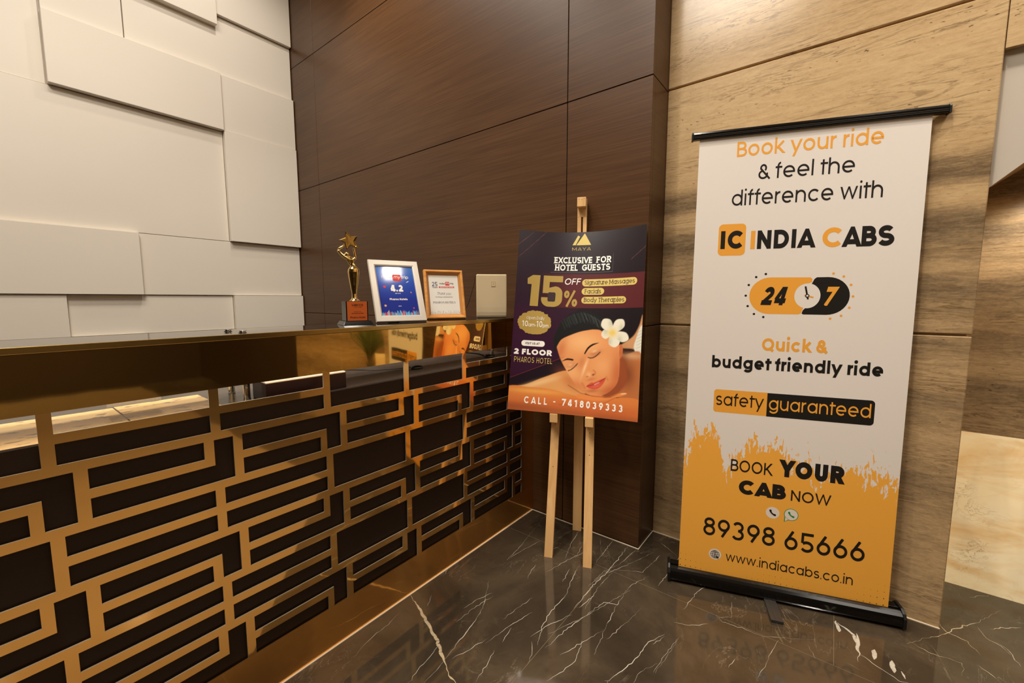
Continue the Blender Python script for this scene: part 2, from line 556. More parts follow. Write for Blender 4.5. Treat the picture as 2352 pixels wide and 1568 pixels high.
def glyph(ch, w, wx=None):
    """strokes [(points, closed)], advance; w = pen weight in em"""
    h = w / 2
    S = []
    sb = 0.055

    def L(*p):
        S.append((list(p), False))

    def A(*a, pre=(), post=()):
        S.append((list(pre) + arc(*a) + list(post), False))

    def O(cx, cy, rx, ry):
        S.append((arc(cx, cy, rx, ry, 0, 360)[:-1], True))
    x0 = sb + h
    if ch == ' ':
        return S, 0.24
    if ch.islower():
        W = 0.58
        cx, ry = sb + W / 2, XH / 2 - h
        rx = W / 2 - h
        xr = sb + W - h
        adv = W + 2 * sb
        cy = XH / 2
        if ch in 'abdgopq':
            O(cx, cy, rx, ry)
        if ch == 'a':
            L((xr, 0), (xr, XH))
        elif ch == 'b':
            L((x0, 0), (x0, ASC))
        elif ch == 'd':
            L((xr, 0), (xr, ASC))
        elif ch == 'p':
            L((x0, DESC), (x0, XH))
        elif ch == 'q':
            L((xr, DESC), (xr, XH))
        elif ch == 'g':
            A(cx, 0.02, rx, -DESC + 0.02 - h, 0, -150, pre=[(xr, XH)])
        elif ch == 'c':
            A(cx, cy, rx, ry, 42, 318)
            adv -= 0.05
        elif ch == 'e':
            A(cx, cy, rx, ry, 0, 312, pre=[(cx - rx + 0.01, cy - h * 0.2), (cx + rx, cy - h * 0.2)])
        elif ch == 'f':
            A(x0 + 0.17, ASC - h - 0.15, 0.11, 0.15, 85, 180, post=[(x0 + 0.06, 0)])
            L((sb - 0.03, XH - h), (sb + 0.30, XH - h))
            adv = 0.36
        elif ch == 't':
            L((x0 + 0.06, ASC - 0.06), (x0 + 0.06, 0))
            L((sb - 0.03, XH - h), (sb + 0.27 + h, XH - h))
            adv = 0.35
        elif ch in 'hn':
            W = 0.52
            xr = sb + W - h
            r = (xr - x0) / 2
            L((x0, 0), (x0, ASC if ch == 'h' else XH))
            A((x0 + xr) / 2, XH - h - r, r, r, 180, 0, pre=[(x0, XH - h - r - 0.04)], post=[(xr, 0)])
            adv = W + 2 * sb
        elif ch == 'm':
            W = 0.86
            xr = sb + W - h
            xm = (x0 + xr) / 2
            r = (xm - x0) / 2
            L((x0, 0), (x0, XH))
            A(x0 + r, XH - h - r, r, r, 180, 0, pre=[(x0, XH - h - r - 0.04)], post=[(xm, 0)])
            A(xm + r, XH - h - r, r, r, 180, 0, post=[(xr, 0)])
            adv = W + 2 * sb
        elif ch == 'r':
            L((x0, 0), (x0, XH))
            A(x0 + 0.2, XH - h - 0.2, 0.2, 0.2, 180, 85)
            adv = 0.36
        elif ch == 'u':
            W = 0.52
            xr = sb + W - h
            r = (xr - x0) / 2
            L((xr, 0), (xr, XH))
            A((x0 + xr) / 2, h + r, r, r, 180, 360, pre=[(x0, XH)], post=[(xr, h + r + 0.03)])
            adv = W + 2 * sb
        elif ch in 'il':
            L((x0, 0), (x0, XH if ch == 'i' else ASC))
            if ch == 'i':
                S.append((arc(x0, 0.70, 0.031, 0.031, 0, 360)[:-1], 'dot'))
            adv = w + 2 * sb
        elif ch == 'k':
            L((x0, 0), (x0, ASC))
            L((sb + 0.46 - h * .4, XH), (x0 + 0.05, XH * 0.44))
            L((x0 + 0.11, XH * 0.56), (sb + 0.50 - h * .4, 0))
            adv = 0.58
        elif ch == 's':
            rx = 0.18 - h * .5
            rr = (XH - 2 * h) / 4
            c = sb + 0.2
            S.append((arc(c, XH - h - rr, rx, rr, 30, 270) + arc(c, h + rr, rx * 1.08, rr, 90, -155)[1:], False))
            adv = 0.4 + 2 * sb
        elif ch == 'v':
            L((sb + h * .6, XH), (sb + 0.25, h * .6), (sb + 0.5 - h * .6, XH))
            adv = 0.5 + sb
        elif ch == 'w':
            L((sb + h * .5, XH), (sb + 0.2, h * .8), (sb + 0.39, XH), (sb + 0.58, h * .8), (sb + 0.78 - h * .5, XH))
            adv = 0.78 + 2 * sb
        elif ch == 'x':
            L((sb, XH), (sb + 0.46, 0))
            L((sb, 0), (sb + 0.46, XH))
            adv = 0.56
        elif ch == 'y':
            L((sb + h * .4, XH), (sb + 0.26, 0.02))
            L((sb + 0.52 - h * .4, XH), (sb + 0.15, DESC))
            adv = 0.5 + 2 * sb
        elif ch == 'z':
            L((sb, XH - h), (sb + 0.42, XH - h), (sb + 0.02, h), (sb + 0.44, h))
            adv = 0.54
        return S, adv
    H = CAP
    if ch.isdigit():
        W = 0.52
        cx = sb + W / 2
        rx = W / 2 - h
        adv = W + 2 * sb
        lo, hi = h, H - h
        if ch == '0':
            O(cx, H / 2, rx, H / 2 - h)
        elif ch == '1':
            L((sb + 0.04, H - h - 0.06), (sb + 0.17 + h, H - h), )
            L((sb + 0.2 + h, 0), (sb + 0.2 + h, H))
            adv = 0.38 + w
        elif ch == '2':
            r = (H - 2 * h) * 0.28
            S.append((arc(cx, hi - r, rx * .95, r, 165, -32) + [(sb + h, lo)], False))
            L((sb, lo), (sb + W, lo))
        elif ch == '3':
            r = (H - 2 * h) / 4
            S.append((arc(cx - .02, hi - r, rx * .88, r, 155, -80), False))
            S.append((arc(cx - .02, lo + r, rx, r * 1.06, 88, -155), False))
        elif ch == '4':
            L((sb + W * .62, H), (sb + h * .7, H * .25 + h * .3))
            L((sb + h * .2, H * .24), (sb + W + .03, H * .24))
            L((sb + W * .72, 0), (sb + W * .72, H * .58 if w < .16 else H))
        elif ch == '5':
            r = H * .22
            L((sb + W - .03, hi), (sb + .06 + h * .3, hi), (sb + .045 + h * .5, H * .47))
            S.append((arc(cx - .01, lo + r, rx, r, 140, -150), False))
        elif ch in '69':
            r = (H - 2 * h) * .31
            S.append((arc(cx, lo + r, rx, r, 0, 360)[:-1], True))
            S.append(([(sb + W * .62, hi + h * .8)] + [(cx - rx * math.cos(q) * 1.0, lo + r + (r * .9) * math.sin(q)) for q in (0.75, 0.4, 0.0)], False))
            if ch == '9':
                S[:] = [([(2 * cx - x, H - y) for x, y in p], c) for p, c in S]
        elif ch == '7':
            L((sb, hi), (sb + W - h * .6, hi), (sb + W * .32, 0))
        elif ch == '8':
            r = (H - 2 * h)
            O(cx, hi - r * .22, rx * .86, r * .22)
            O(cx, lo + r * .27, rx, r * .27)
        return S, adv
    adv = 0.62
    if ch == 'A':
        L((sb - .01 + h * .5, 0), (sb + .31, H - h * .6), (sb + .63 - h * .5, 0))
        L((sb + .13, H * .25), (sb + .50, H * .25))
        adv = .66
    elif ch == 'B':
        L((x0, 0), (x0, H))
        r1 = (H - 2 * h) * .235
        r2 = (H - 2 * h) * .265
        S.append(([(x0, H - h)] + arc(sb + .26, H - h - r1, .20 - h * .6, r1, 90, -90) + [(x0, H - h - 2 * r1)], False))
        S.append(([(x0, h + 2 * r2)] + arc(sb + .28, h + r2, .23 - h * .6, r2, 90, -90) + [(x0, h)], False))
        adv = .60
    elif ch in 'CGOQ':
        rx = .36 - h
        cx = sb + .36
        if ch in 'CG':
            A(cx, H / 2, rx, H / 2 - h, 42, 318 if ch == 'C' else 360)
            adv = .72
            if ch == 'G':
                L((cx, H * .46), (cx + rx + h, H * .46))
                adv = .78
        else:
            O(cx, H / 2, rx, H / 2 - h)
            adv = .72 + 2 * sb
            if ch == 'Q':
                L((cx + .08, .16), (cx + rx + .04, -.02))
    elif ch == 'D':
        L((x0, 0), (x0, H))
        S.append(([(x0, H - h)] + arc(sb + .26, H / 2, .35 - h, H / 2 - h, 90, -90) + [(x0, h)], False))
        adv = .61 + 2 * sb
    elif ch in 'EF':
        L((x0, 0), (x0, H))
        L((x0, H - h), (sb + .43, H - h))
        L((x0, H * .5), (sb + .40, H * .5))
        if ch == 'E':
            L((x0, h), (sb + .43, h))
        adv = .43 + 2 * sb
    elif ch == 'H':
        L((x0, 0), (x0, H))
        L((sb + .56 - h, 0), (sb + .56 - h, H))
        L((x0, H / 2), (sb + .56 - h, H / 2))
        adv = .56 + 2 * sb
    elif ch == 'I':
        L((x0, 0), (x0, H))
        adv = w + 2 * sb
    elif ch == 'K':
        L((x0, 0), (x0, H))
        L((sb + .50 - h * .4, H), (x0 + .05, H * .42))
        L((x0 + .12, H * .56), (sb + .56 - h * .4, 0))
        adv = .62
    elif ch == 'L':
        L((x0, 0), (x0, H))
        L((x0, h), (sb + .42, h))
        adv = .46 + sb
    elif ch == 'M':
        L((x0, 0), (x0, H))
        L((sb + .74 - h, 0), (sb + .74 - h, H))
        L((x0, H - h * .5), (sb + .37, H * .22), (sb + .74 - h, H - h * .5))
        adv = .74 + 2 * sb
    elif ch == 'N':
        L((x0, 0), (x0, H))
        L((sb + .58 - h, 0), (sb + .58 - h, H))
        L((x0, H - h * .6), (sb + .58 - h, h * .6))
        adv = .58 + 2 * sb
    elif ch in 'PR':
        L((x0, 0), (x0, H))
        r = (H - 2 * h) * .28
        S.append(([(x0, H - h)] + arc(sb + .28, H - h - r, .22 - h * .5, r, 90, -90) + [(x0, H - h - 2 * r)], False))
        if ch == 'R':
            L((sb + .28, H - h - 2 * r), (sb + .52 - h * .4, 0))
        adv = .56 + sb
    elif ch == 'S':
        rr = (H - 2 * h) / 4
        c = sb + .27
        S.append((arc(c, H - h - rr, .23 - h * .5, rr, 30, 270) + arc(c, h + rr, .25 - h * .5, rr, 90, -155)[1:], False))
        adv = .54 + 2 * sb
    elif ch == 'T':
        L((sb - .02, H - h), (sb + .52, H - h))
        L((sb + .25, 0), (sb + .25, H))
        adv = .5 + 2 * sb
    elif ch == 'U':
        r = .27 - h
        S.append(([(x0, H)] + arc(sb + .27, h + r, r, r, 180, 360) + [(sb + .54 - h, H)], False))
        adv = .54 + 2 * sb
    elif ch == 'V':
        L((sb - .02 + h * .5, H), (sb + .3, h * .6), (sb + .62 - h * .5, H))
        adv = .66
    elif ch == 'W':
        L((sb + h * .4, H), (sb + .24, h), (sb + .46, H - h * .5), (sb + .68, h), (sb + .92 - h * .4, H))
        adv = .92 + 2 * sb
    elif ch == 'X':
        L((sb + h * .3, H), (sb + .56 - h * .3, 0))
        L((sb + h * .3, 0), (sb + .56 - h * .3, H))
    elif ch == 'Y':
        L((sb - .02 + h * .5, H), (sb + .28, H * .42))
        L((sb + .58 - h * .5, H), (sb + .28, H * .42), (sb + .28, 0))
        adv = .64
    elif ch == '&':
        S.append((arc(sb + .24, H - h - .14, .13, .14, -50, 190) + [(sb + .60 - h * .5, 0)], False))
        S.append((arc(sb + .24, h + .17, .2, .17, 100, 385), False))
        adv = .64
    elif ch == '%':
        O(sb + .14, H - .17, .14 - h, .17 - h)
        O(sb + .56, .17, .14 - h, .17 - h)
        L((sb + .54, H), (sb + .16, 0))
        adv = .76
    elif ch == '.':
        S.append((arc(sb + max(h, .035), max(h, .035), max(h, .035), max(h, .035), 0, 360)[:-1], 'fill'))
        adv = 2 * max(h, .035) + 2 * sb
    elif ch == ':':
        for yy in (.05, .40):
            S.append((arc(sb + .04, yy, .045, .045, 0, 360)[:-1], 'fill'))
        adv = .2
    elif ch == '-':
        L((sb, .27), (sb + .26, .27))
        adv = .26 + 2 * sb
    return S, adv


def clip(poly, c, sign, k=0):
    out = []
    for i in range(len(poly)):
        p, q = poly[i], poly[(i + 1) % len(poly)]
        a, d = sign * (p[k] - c), sign * (q[k] - c)
        if a >= 0:
            out.append(p)
        if (a >= 0) != (d >= 0):
            f = a / (a - d)
            out.append((p[0] + (q[0] - p[0]) * f, p[1] + (q[1] - p[1]) * f))
    return out


def ribbon(pts, closed, wx, wy):
    q = np.array(pts, float) / np.array([wx, wy])
    keep = [0]
    for i in range(1, len(q)):
        if np.hypot(*(q[i] - q[keep[-1]])) > 1e-4:
            keep.append(i)
    q = q[keep]
    n = len(q)
    L_, R_ = [], []
    for i in range(n):
        if closed:
            d0 = q[i] - q[i - 1]
            d1 = q[(i + 1) % n] - q[i]
        else:
            d0 = q[i] - q[i - 1] if i else q[1] - q[0]
            d1 = q[i + 1] - q[i] if i < n - 1 else d0
        d0 = d0 / np.hypot(*d0)
        d1 = d1 / np.hypot(*d1)
        nn = np.array([-(d0 + d1)[1], (d0 + d1)[0]])
        ln = np.hypot(*nn)
        nn = nn / ln if ln > 1e-6 else np.array([-d0[1], d0[0]])
        c = max(0.42, nn @ np.array([-d0[1], d0[0]]))
        L_.append((q[i] + nn * .5 / c) * [wx, wy])
        R_.append((q[i] - nn * .5 / c) * [wx, wy])
    out = []
    for i in range(n if closed else n - 1):
        j = (i + 1) % n
        out.append([R_[i], R_[j], L_[j], L_[i]])
    return out


def text(mb, s, P, u0, v0, u1, cap, wt=0.09, m=0, lift=0.0003, v1=None, shear=0.0, serif=0.0, wty=None, track=0.0, hs=CAP):
    """letters of s between u0 and u1 on the baseline v0..v1, capital height cap"""
    polys = []
    x = 0.0
    wy = wty or wt
    first = None
    lay = 0
    for ch in s:
        S, adv = glyph(ch, wt)
        lo_, hi_ = (0.0, CAP) if (ch.isupper() or ch.isdigit()) and ch != 'Q' else (DESC, ASC)
        if ch in 'vwxzk':
            lo_, hi_ = 0.0, (ASC if ch == 'k' else XH)
        if ch == 'y':
            hi_ = XH
        for pts, cl in S:
            lay = (lay + 1) % 40
            pp = [(px + x, py) for px, py in pts]
            if cl is False and ch in 'AVWXYKMNRkvwxyz4':
                for e, nb in ((0, 1), (-1, -2)):
                    dx, dy = pp[e][0] - pp[nb][0], pp[e][1] - pp[nb][1]
                    if abs(dx) > .03 and abs(dy) > .1:
                        ln = math.hypot(dx, dy)
                        if min(abs(pp[e][1] - lo_), abs(pp[e][1] - hi_)) < .02:
                            pp[e] = (pp[e][0] + dx / ln * wt * .6, pp[e][1] + dy / ln * wt * .6)
            if cl == 'fill':
                polys.append((pp, lay))
            elif cl == 'dot':
                r = max(wt * .62, .045)
                c = pp[0][0] - 0.031
                polys.append(([(c + r * math.cos(k * .5236), ASC + r * .2 - .03 + r * math.sin(k * .5236)) for k in range(12)], lay))
            else:
                for q in ribbon(pp, cl, wt, wy):
                    q = [tuple(p) for p in q]
                    if ch.isalnum() and min(p[1] for p in q) < lo_ - 1e-4:
                        q = clip(q, lo_, 1, 1)
                    if ch.isalnum() and q and max(p[1] for p in q) > hi_ + 1e-4:
                        q = clip(q, hi_, -1, 1)
                    if len(q) > 2:
                        polys.append((q, lay))
                if serif and cl is False:
                    for e, nb in ((pp[0], pp[1]), (pp[-1], pp[-2])):
                        if abs(e[0] - nb[0]) < .35 * abs(e[1] - nb[1]) and min(abs(e[1] - k) for k in (0, CAP, XH, ASC, DESC)) < .02:
                            sg = 1 if e[1] < nb[1] else -1
                            t_ = serif * .38
                            a, b = e[1], e[1] + sg * t_
                            lay = (lay + 1) % 40
                            polys.append(([(e[0] - serif, a), (e[0] + serif, a), (e[0] + serif, b), (e[0] - serif, b)], lay))
        x += adv + track
    xs = [p[0] for q, _ in polys for p in q]
    xa, xb = min(xs), max(xs)
    kx = (u1 - u0) / (xb - xa)
    ky = cap / hs
    for q, lay in polys:
        pts = []
        for px, py in q:
            f = (px - xa) / (xb - xa)
            u = u0 + (px - xa) * kx + shear * py * ky
            v = v0 + (0 if v1 is None else (v1 - v0) * f) + py * ky
            pts.append(P(u, v, lift + lay * 5e-6))
        mb.face(pts, m)


def rrect(u0, v0, u1, v1, r, n=6):
    r = min(r, (u1 - u0) / 2 - 1e-5, (v1 - v0) / 2 - 1e-5)
    out = []
    for cx, cy, a in ((u1 - r, v1 - r, 0), (u0 + r, v1 - r, 90), (u0 + r, v0 + r, 180), (u1 - r, v0 + r, 270)):
        for i in range(n + 1):
            q = R(a + 90 * i / n)
            out.append((cx + r * math.cos(q), cy + r * math.sin(q)))
    return out


def line(name, mat, parent, s, P, *a, **k):
    mb = MB()
    text(mb, s, P, *a, **k)
    return mb.build(name, mat, parent)


def shape(mb, pts, P, m=0, lift=0.0002):
    mb.face([P(u, v, lift) for u, v in pts], m)


def circle(u, v, r, n=24):
    return [(u + r * math.cos(2 * math.pi * i / n), v + r * math.sin(2 * math.pi * i / n)) for i in range(n)]


def plane_frame(o, rz, lean, wd, roll=0.0):
    n = np.array([-math.cos(rz), -math.sin(rz), 0.0])
    a = np.array([math.sin(rz), -math.cos(rz), 0.0])
    up = np.array([0, 0, 1.0]) * math.cos(lean) - n * math.sin(lean)
    if roll:
        a, up = a * math.cos(roll) + up * math.sin(roll), up * math.cos(roll) - a * math.sin(roll)
    nn = np.cross(a, up)
    o = np.array(o, float)

    def P(u, v, lift=0.0):
        return V3(o + a * (u - wd / 2) + up * v + nn * lift)
    return P, V3(a), V3(up), V3(nn)


# ================================================================== SETTING
YC, XW, XT, YW = 1.3225, 1.9027, 2.106, 3.98
YR = 0.692          # where the veneer wall returns to the travertine wall
YP = -0.38          # right edge of the travertine pier
XB = 2.49           # back of the niche
Y2 = -1.05          # far side of the niche

# floor with its veins
b = MB()
b.face([(-4.2, -5.2, 0), (3.2, -5.2, 0), (3.2, 4.1, 0), (-4.2, 4.1, 0)], 0)
veins = {
    'a': [(0.786, 0.965), (0.867, 0.971), (0.988, 0.997), (1.064, 1.009), (1.144, 1.032), (1.275, 1.116)],
    'b': [(1.129, 0.759), (1.204, 0.792), (1.275, 0.809), (1.404, 0.807), (1.515, 0.84), (1.643, 0.866)],
    'c': [(1.133, 0.731), (1.252, 0.717), (1.351, 0.691), (1.467, 0.666), (1.486, 0.62), (1.62, 0.621), (1.736, 0.58)],
    'd': [(1.361, 0.745), (1.533, 0.749), (1.649, 0.737), (1.751, 0.736), (1.892, 0.74)],
    'd2': [(1.543, 0.754), (1.636, 0.754), (1.738, 0.715), (1.899, 0.698)],
    'e': [(1.649, 0.737), (1.703, 0.685), (1.745, 0.612), (1.913, 0.586)],
    'f': [(1.67, 0.802), (1.762, 0.822), (1.89, 0.889)],
    'f2': [(1.686, 0.81), (1.817, 0.815), (1.9, 0.819)],
    'g': [(1.44, 1.147), (1.566, 1.16), (1.655, 1.181), (1.764, 1.201)],
    'h': [(1.046, 0.744), (1.084, 0.752), (1.129, 0.787)],
    'i': [(1.144, 0.508), (1.226, 0.478), (1.31, 0.461), (1.383, 0.454), (1.454, 0.42)],
    'i2': [(1.195, 0.438), (1.247, 0.432), (1.318, 0.398)],
    'i3': [(1.273, 0.393), (1.38, 0.38), (1.471, 0.375)],
    'j': [(0.886, 0.836), (0.954, 0.848), (1.019, 0.868)],
    'k': [(0.754, 1.007), (0.842, 1.022), (0.921, 1.038)],
    'l': [(1.029, 0.657), (1.095, 0.637), (1.153, 0.622), (1.243, 0.646)],
    'm': [(1.014, 1.214), (1.071, 1.25)], 'n': [(1.062, 0.868), (1.134, 0.881)],
    'o': [(0.697, 1.23), (0.788, 1.255), (0.86, 1.26), (0.929, 1.275)],
    'p': [(1.471, 0.862), (1.565, 0.881)],
    'q': [(1.193, 0.757), (1.336, 0.697), (1.451, 0.658), (1.605, 0.608)],
    'r': [(1.512, 0.761), (1.616, 0.744), (1.785, 0.673), (1.935, 0.62)],
    's': [(1.183, 1.303), (1.236, 1.32)],
    'w1': [(1.919, -0.076), (1.859, -0.085)],
    'w2': [(1.912, -0.081), (1.872, -0.126), (1.82, -0.138), (1.736, -0.135)],
    'w3': [(1.889, -0.135), (1.823, -0.142)], 'w4': [(1.836, -0.181), (1.781, -0.178)],
    'w5': [(1.78, -0.14), (1.751, -0.184), (1.726, -0.236), (1.734, -0.259)],
    'w6': [(1.813, -0.224), (1.755, -0.227)], 'w7': [(1.777, -0.246), (1.746, -0.253)],
    'c1': [(1.673, 0.293), (1.645, 0.265), (1.659, 0.203), (1.663, 0.133), (1.711, 0.059), (1.758, -0.013)],
    'c2': [(1.66, 0.284), (1.693, 0.241), (1.786, 0.258)], 'c3': [(1.379, 0.437), (1.449, 0.415)],
    'c4': [(1.27, 0.399), (1.344, 0.392), (1.466, 0.375)], 'c5': [(1.844, 0.598), (1.918, 0.59)],
    'c6': [(1.447, 0.124), (1.601, 0.102), (1.681, 0.086)],
    'c7': [(1.531, 0.411), (1.552, 0.36), (1.604, 0.305)], 'c8': [(1.442, 0.206), (1.495, 0.196)],
    'c9': [(1.719, 0.004), (1.663, -0.021)], 'c10': [(1.706, -0.105), (1.699, -0.146)],
    'c11': [(2.025, 0.621), (1.967, 0.527)], 'c12': [(2.413, -0.507), (2.48, -0.576)],
    'c13': [(2.148, -0.527), (2.124, -0.552), (2.045, -0.563)],
}
cream_veins = {
    'big': [(1.012, 1.32), (0.996, 1.259), (0.961, 1.161), (0.933, 1.08), (0.905, 1.02), (0.872, 0.954), (0.853, 0.921), (0.849, 0.884), (0.80, 0.8)],
    'y1': [(1.94, -0.275), (2.015, -0.333), (2.082, -0.391), (2.14, -0.424), (2.239, -0.501), (2.311, -0.544), (2.391, -0.593)],
    'y2': [(2.154, -0.38), (2.101, -0.397), (2.085, -0.447), (2.028, -0.47)],
    'y3': [(2.205, -0.495), (2.147, -0.504), (2.127, -0.534), (2.077, -0.56)],
    'y4': [(2.219, -0.526), (2.3, -0.624)],
    'y5': [(1.957, -0.281), (1.936, -0.331), (1.943, -0.412), (1.875, -0.4)], 'y6': [(1.967, -0.452), (1.927, -0.486)],
}
wide = {'big': 0.011, 'w1': .014, 'w2': .010, 'w3': .02, 'w4': .012, 'w6': .011, 'w7': .008, 'y1': .004, 'a': .0045, 'd': .0035, 'c': .003, 'b': .003, 'i': .0035}


def vein_strip(pts, wd, m, z):
    p = [np.array(q) for q in pts]
    fine = []
    for i in range(len(p) - 1):
        n = max(2, int(np.hypot(*(p[i + 1] - p[i])) / 0.012))
        d = p[i + 1] - p[i]
        nn = np.array([-d[1], d[0]]) / np.hypot(*d)
        for k in range(n):
            fine.append(p[i] + d * k / n + nn * random.gauss(0, 0.0018))
    fine.append(p[-1])
    n = len(fine)
    ws = []
    cur = 1.0
    for i in range(n):
        cur = min(1.5, max(0.25, cur + random.gauss(0, 0.3)))
        e = min(1, 4 * min(i, n - 1 - i) / n + 0.15)
        ws.append(wd * cur * e)
    for i in range(n - 1):
        d = fine[i + 1] - fine[i]
        nn = np.array([-d[1], d[0]]) / (np.hypot(*d) + 1e-9) / 2
        q = [fine[i] - nn * ws[i], fine[i + 1] - nn * ws[i + 1], fine[i + 1] + nn * ws[i + 1], fine[i] + nn * ws[i]]
        b.face([(x, y, z) for x, y in q], m)


zz = 0.0002
for k, pts in veins.items():
    zz += 0.000004
    vein_strip(pts, wide.get(k, 0.0022) * (.5 if k[0] != 'w' else .85), 1, zz)
for k, pts in cream_veins.items():
    zz += 0.000004
    vein_strip(pts, wide.get(k, 0.003) * .7, 2, zz)
for i in range(26):   # fan of hairlines running the same way
    x = random.uniform(0.5, 1.75)
    y = random.uniform(0.35, 1.2)
    ln = random.uniform(.08, .3)
    a = random.uniform(-.35, .25)
    zz += 0.000004
    vein_strip([(x, y), (x + ln * .5 * math.cos(a), y + ln * .5 * math.sin(a) + random.uniform(-.01, .01)), (x + ln * math.cos(a), y + ln * math.sin(a))], 0.0013, 1, zz)
# tile joints
for x0_, y0_, x1_, y1_ in ((1.667, -5, 1.6685, 1.3), (-4, 0.7425, 1.667, 0.744), (1.667, -0.07, 2.2, -0.0685), (0.4, -5, 0.4015, 1.3), (-4, -0.5, 1.667, -0.4985)):
    b.face([(x0_, y0_, .0002), (x1_, y0_, .0002), (x1_, y1_, .0002), (x0_, y1_, .0002)], 3)
# pale floor area added out of view to brighten the brass reflections
b.face([(-4, -5, .00015), (1.36, -5, .00015), (1.36, -.02, .00015), (.50, 1.12, .00015), (-4, 1.12, .00015)], 4)
floor = struct(b.build('floor', [M['floor'], M['vein'], M['vein_cream'], M['joint'], M['bounce_floor']]))

b = MB()
b.box((-4.2, -5.2, CEIL), (3.2, 4.3, CEIL + .1))
struct(b.build('ceiling', M['ceiling']))

# back wall: staggered ivory panels standing out by different amounts
b = MB()
b.box((-4.2, YW + .02, 0), (2.0, YW + .14, CEIL), 0)
G_ = 0.004


def panel(x0_, x1_, z0_, z1_, out):
    b.box((x0_ + G_ / 2, YW - out, z0_ + G_ / 2), (x1_ - G_ / 2, YW + .03, z1_ - G_ / 2), 0)


X = [-4.1, -0.9, -0.38, 0.378, 0.762, 1.333, 1.898]
Zs = [0.02, 0.53, 0.97, 1.250, 1.690, 2.552, 2.982, 3.42, 3.85, CEIL - .01]
panel(X[5], X[6], Zs[7], Zs[8], .045)
panel(X[4], X[5], Zs[7] - .09, Zs[8], .065)
panel(0.78, X[6], Zs[6], Zs[7], .012)
panel(0.392, 0.775, Zs[6], Zs[7], .032)
panel(X[1], 0.388, Zs[5], Zs[7], .0)
panel(0.390, X[5], Zs[5], Zs[6], .060)
panel(X[5], X[6], Zs[5], Zs[6], .040)
panel(X[2], X[5], Zs[4], Zs[5], .010)
panel(X[5], X[6], Zs[4], Zs[5], .050)
panel(X[1], X[4], Zs[3], Zs[4], .045)
panel(X[4], X[6], Zs[3], Zs[4], .012)
panel(X[1], X[3], Zs[2], Zs[3], .030)
panel(X[3], X[5], Zs[2], Zs[3], .0)
panel(X[5], X[6], Zs[2], Zs[3], .040)
panel(X[1], X[4], Zs[1], Zs[2], .03)
panel(X[4], X[6], Zs[1], Zs[2], .01)
panel(X[1], X[5], Zs[0], Zs[1], .02)
panel(X[5], X[6], Zs[0], Zs[1], .04)
panel(X[0], X[1], Zs[0], Zs[4], .02)
panel(X[0], X[1], Zs[4], Zs[7], .04)
panel(X[1], X[2], Zs[4], Zs[5], .03)
panel(X[0], X[3], Zs[7], Zs[9], .03)
panel(X[3], X[5], Zs[8], Zs[9], .02)
panel(X[5], X[6], Zs[8], Zs[9], .03)
struct(b.build('wall_back', M['ivory'], bevel=.0015, seg=1))

# veneer wall, panels divided by dark seams, with its return to the travertine
b = MB()
ys = [YR, 1.123, 3.574, 4.1]
zs = [0.004, 1.094, 2.198, 3.256, CEIL]
g = .0022
for i in range(3):
    for j in range(4):
        b.box((XW, ys[i] + (g if i else 0), zs[j] + g), (XW + .03, ys[i + 1] - g, zs[j + 1] - g), 0)
for j in range(4):
    b.box((XW + .0302, YR, zs[j] + g), (XT + .02, YR + .03, zs[j + 1] - g), 0)
b.box((XW + .012, YR + .012, 0), (XW + .2, 4.1, CEIL), 1)
struct(b.build('wall_right', [M['veneer'], M['seam']], bevel=.0012, seg=1))

# travertine pier with slab joints, and the far pier beyond the niche
b = MB()
zs = [0.0, 1.094, 2.205, 3.31, CEIL]
for j in range(4):
    b.box((XT, YP, zs[j] + (.004 if j else 0)), (XT + .05, YR, zs[j + 1] - .004), 0)
b.box((XT + .012, YP + .012, 0), (XB + .06, YR + .02, CEIL), 1)
struct(b.build('wall_pier', [M['travertine'], M['stone_edge']], bevel=.003, seg=1))
b = MB()
for j in range(4):
    b.box((XT, -1.95, zs[j] + (.004 if j else 0)), (XB + .06, Y2, zs[j + 1] - .004), 0)
struct(b.build('wall_far_pier', M['travertine'], bevel=.003, seg=1))
# niche: onyx below, travertine above, lintel and white boxed-in header
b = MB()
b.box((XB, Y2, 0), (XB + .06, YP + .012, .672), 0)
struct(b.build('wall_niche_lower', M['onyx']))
b = MB()
b.box((XB, Y2, .672), (XB + .06, YP + .012, CEIL), 0)
struct(b.build('wall_niche_upper', M['travertine']))
b = MB()
b.box((XT, Y2, 2.025), (XT + .02, YP - .002, CEIL), 0)
struct(b.build('trim_1', M['travertine']))
b = MB()
FA = [(-.382, 1.592), (-.458, 1.6635), (-.895, 2.075), (Y2 + .001, 2.075), (Y2 + .001, 2.4), (-.382, 2.4)]
b.face([(2.13, y, z) for y, z in FA], 0)
for (ya, za), (yb, zb__) in zip(FA[:3], FA[1:4]):
    b.face([(2.13, ya, za), (2.13, yb, zb__), (XB - .001, yb, max(1.66, zb__ - .1)), (XB - .001, ya, 1.66)], 1)
struct(b.build('trim_2', [plain('header paint', rgb(192, 182, 168), 0.7, var=0.02), M['stone_edge']]))

# the rest of the lobby, seen only in the brass
b = MB()
b.box((XT, -5.2, 0), (XT + .1, -1.951, CEIL), 0)
struct(b.build('wall_lobby', M['dkwood']))
b = MB()
b.box((-4.2, -5.3, 0), (3.2, -5.2, 1.15), 0)
b.box((-4.2, -5.3, 1.15), (3.2, -5.2, CEIL), 1)
struct(b.build('wall_front', [M['dkwood'], M['travertine']]))
b = MB()
b.box((-4.3, -5.2, 0), (-4.2, 4.1, CEIL), 0)
struct(b.build('wall_left', M['dkwood']))

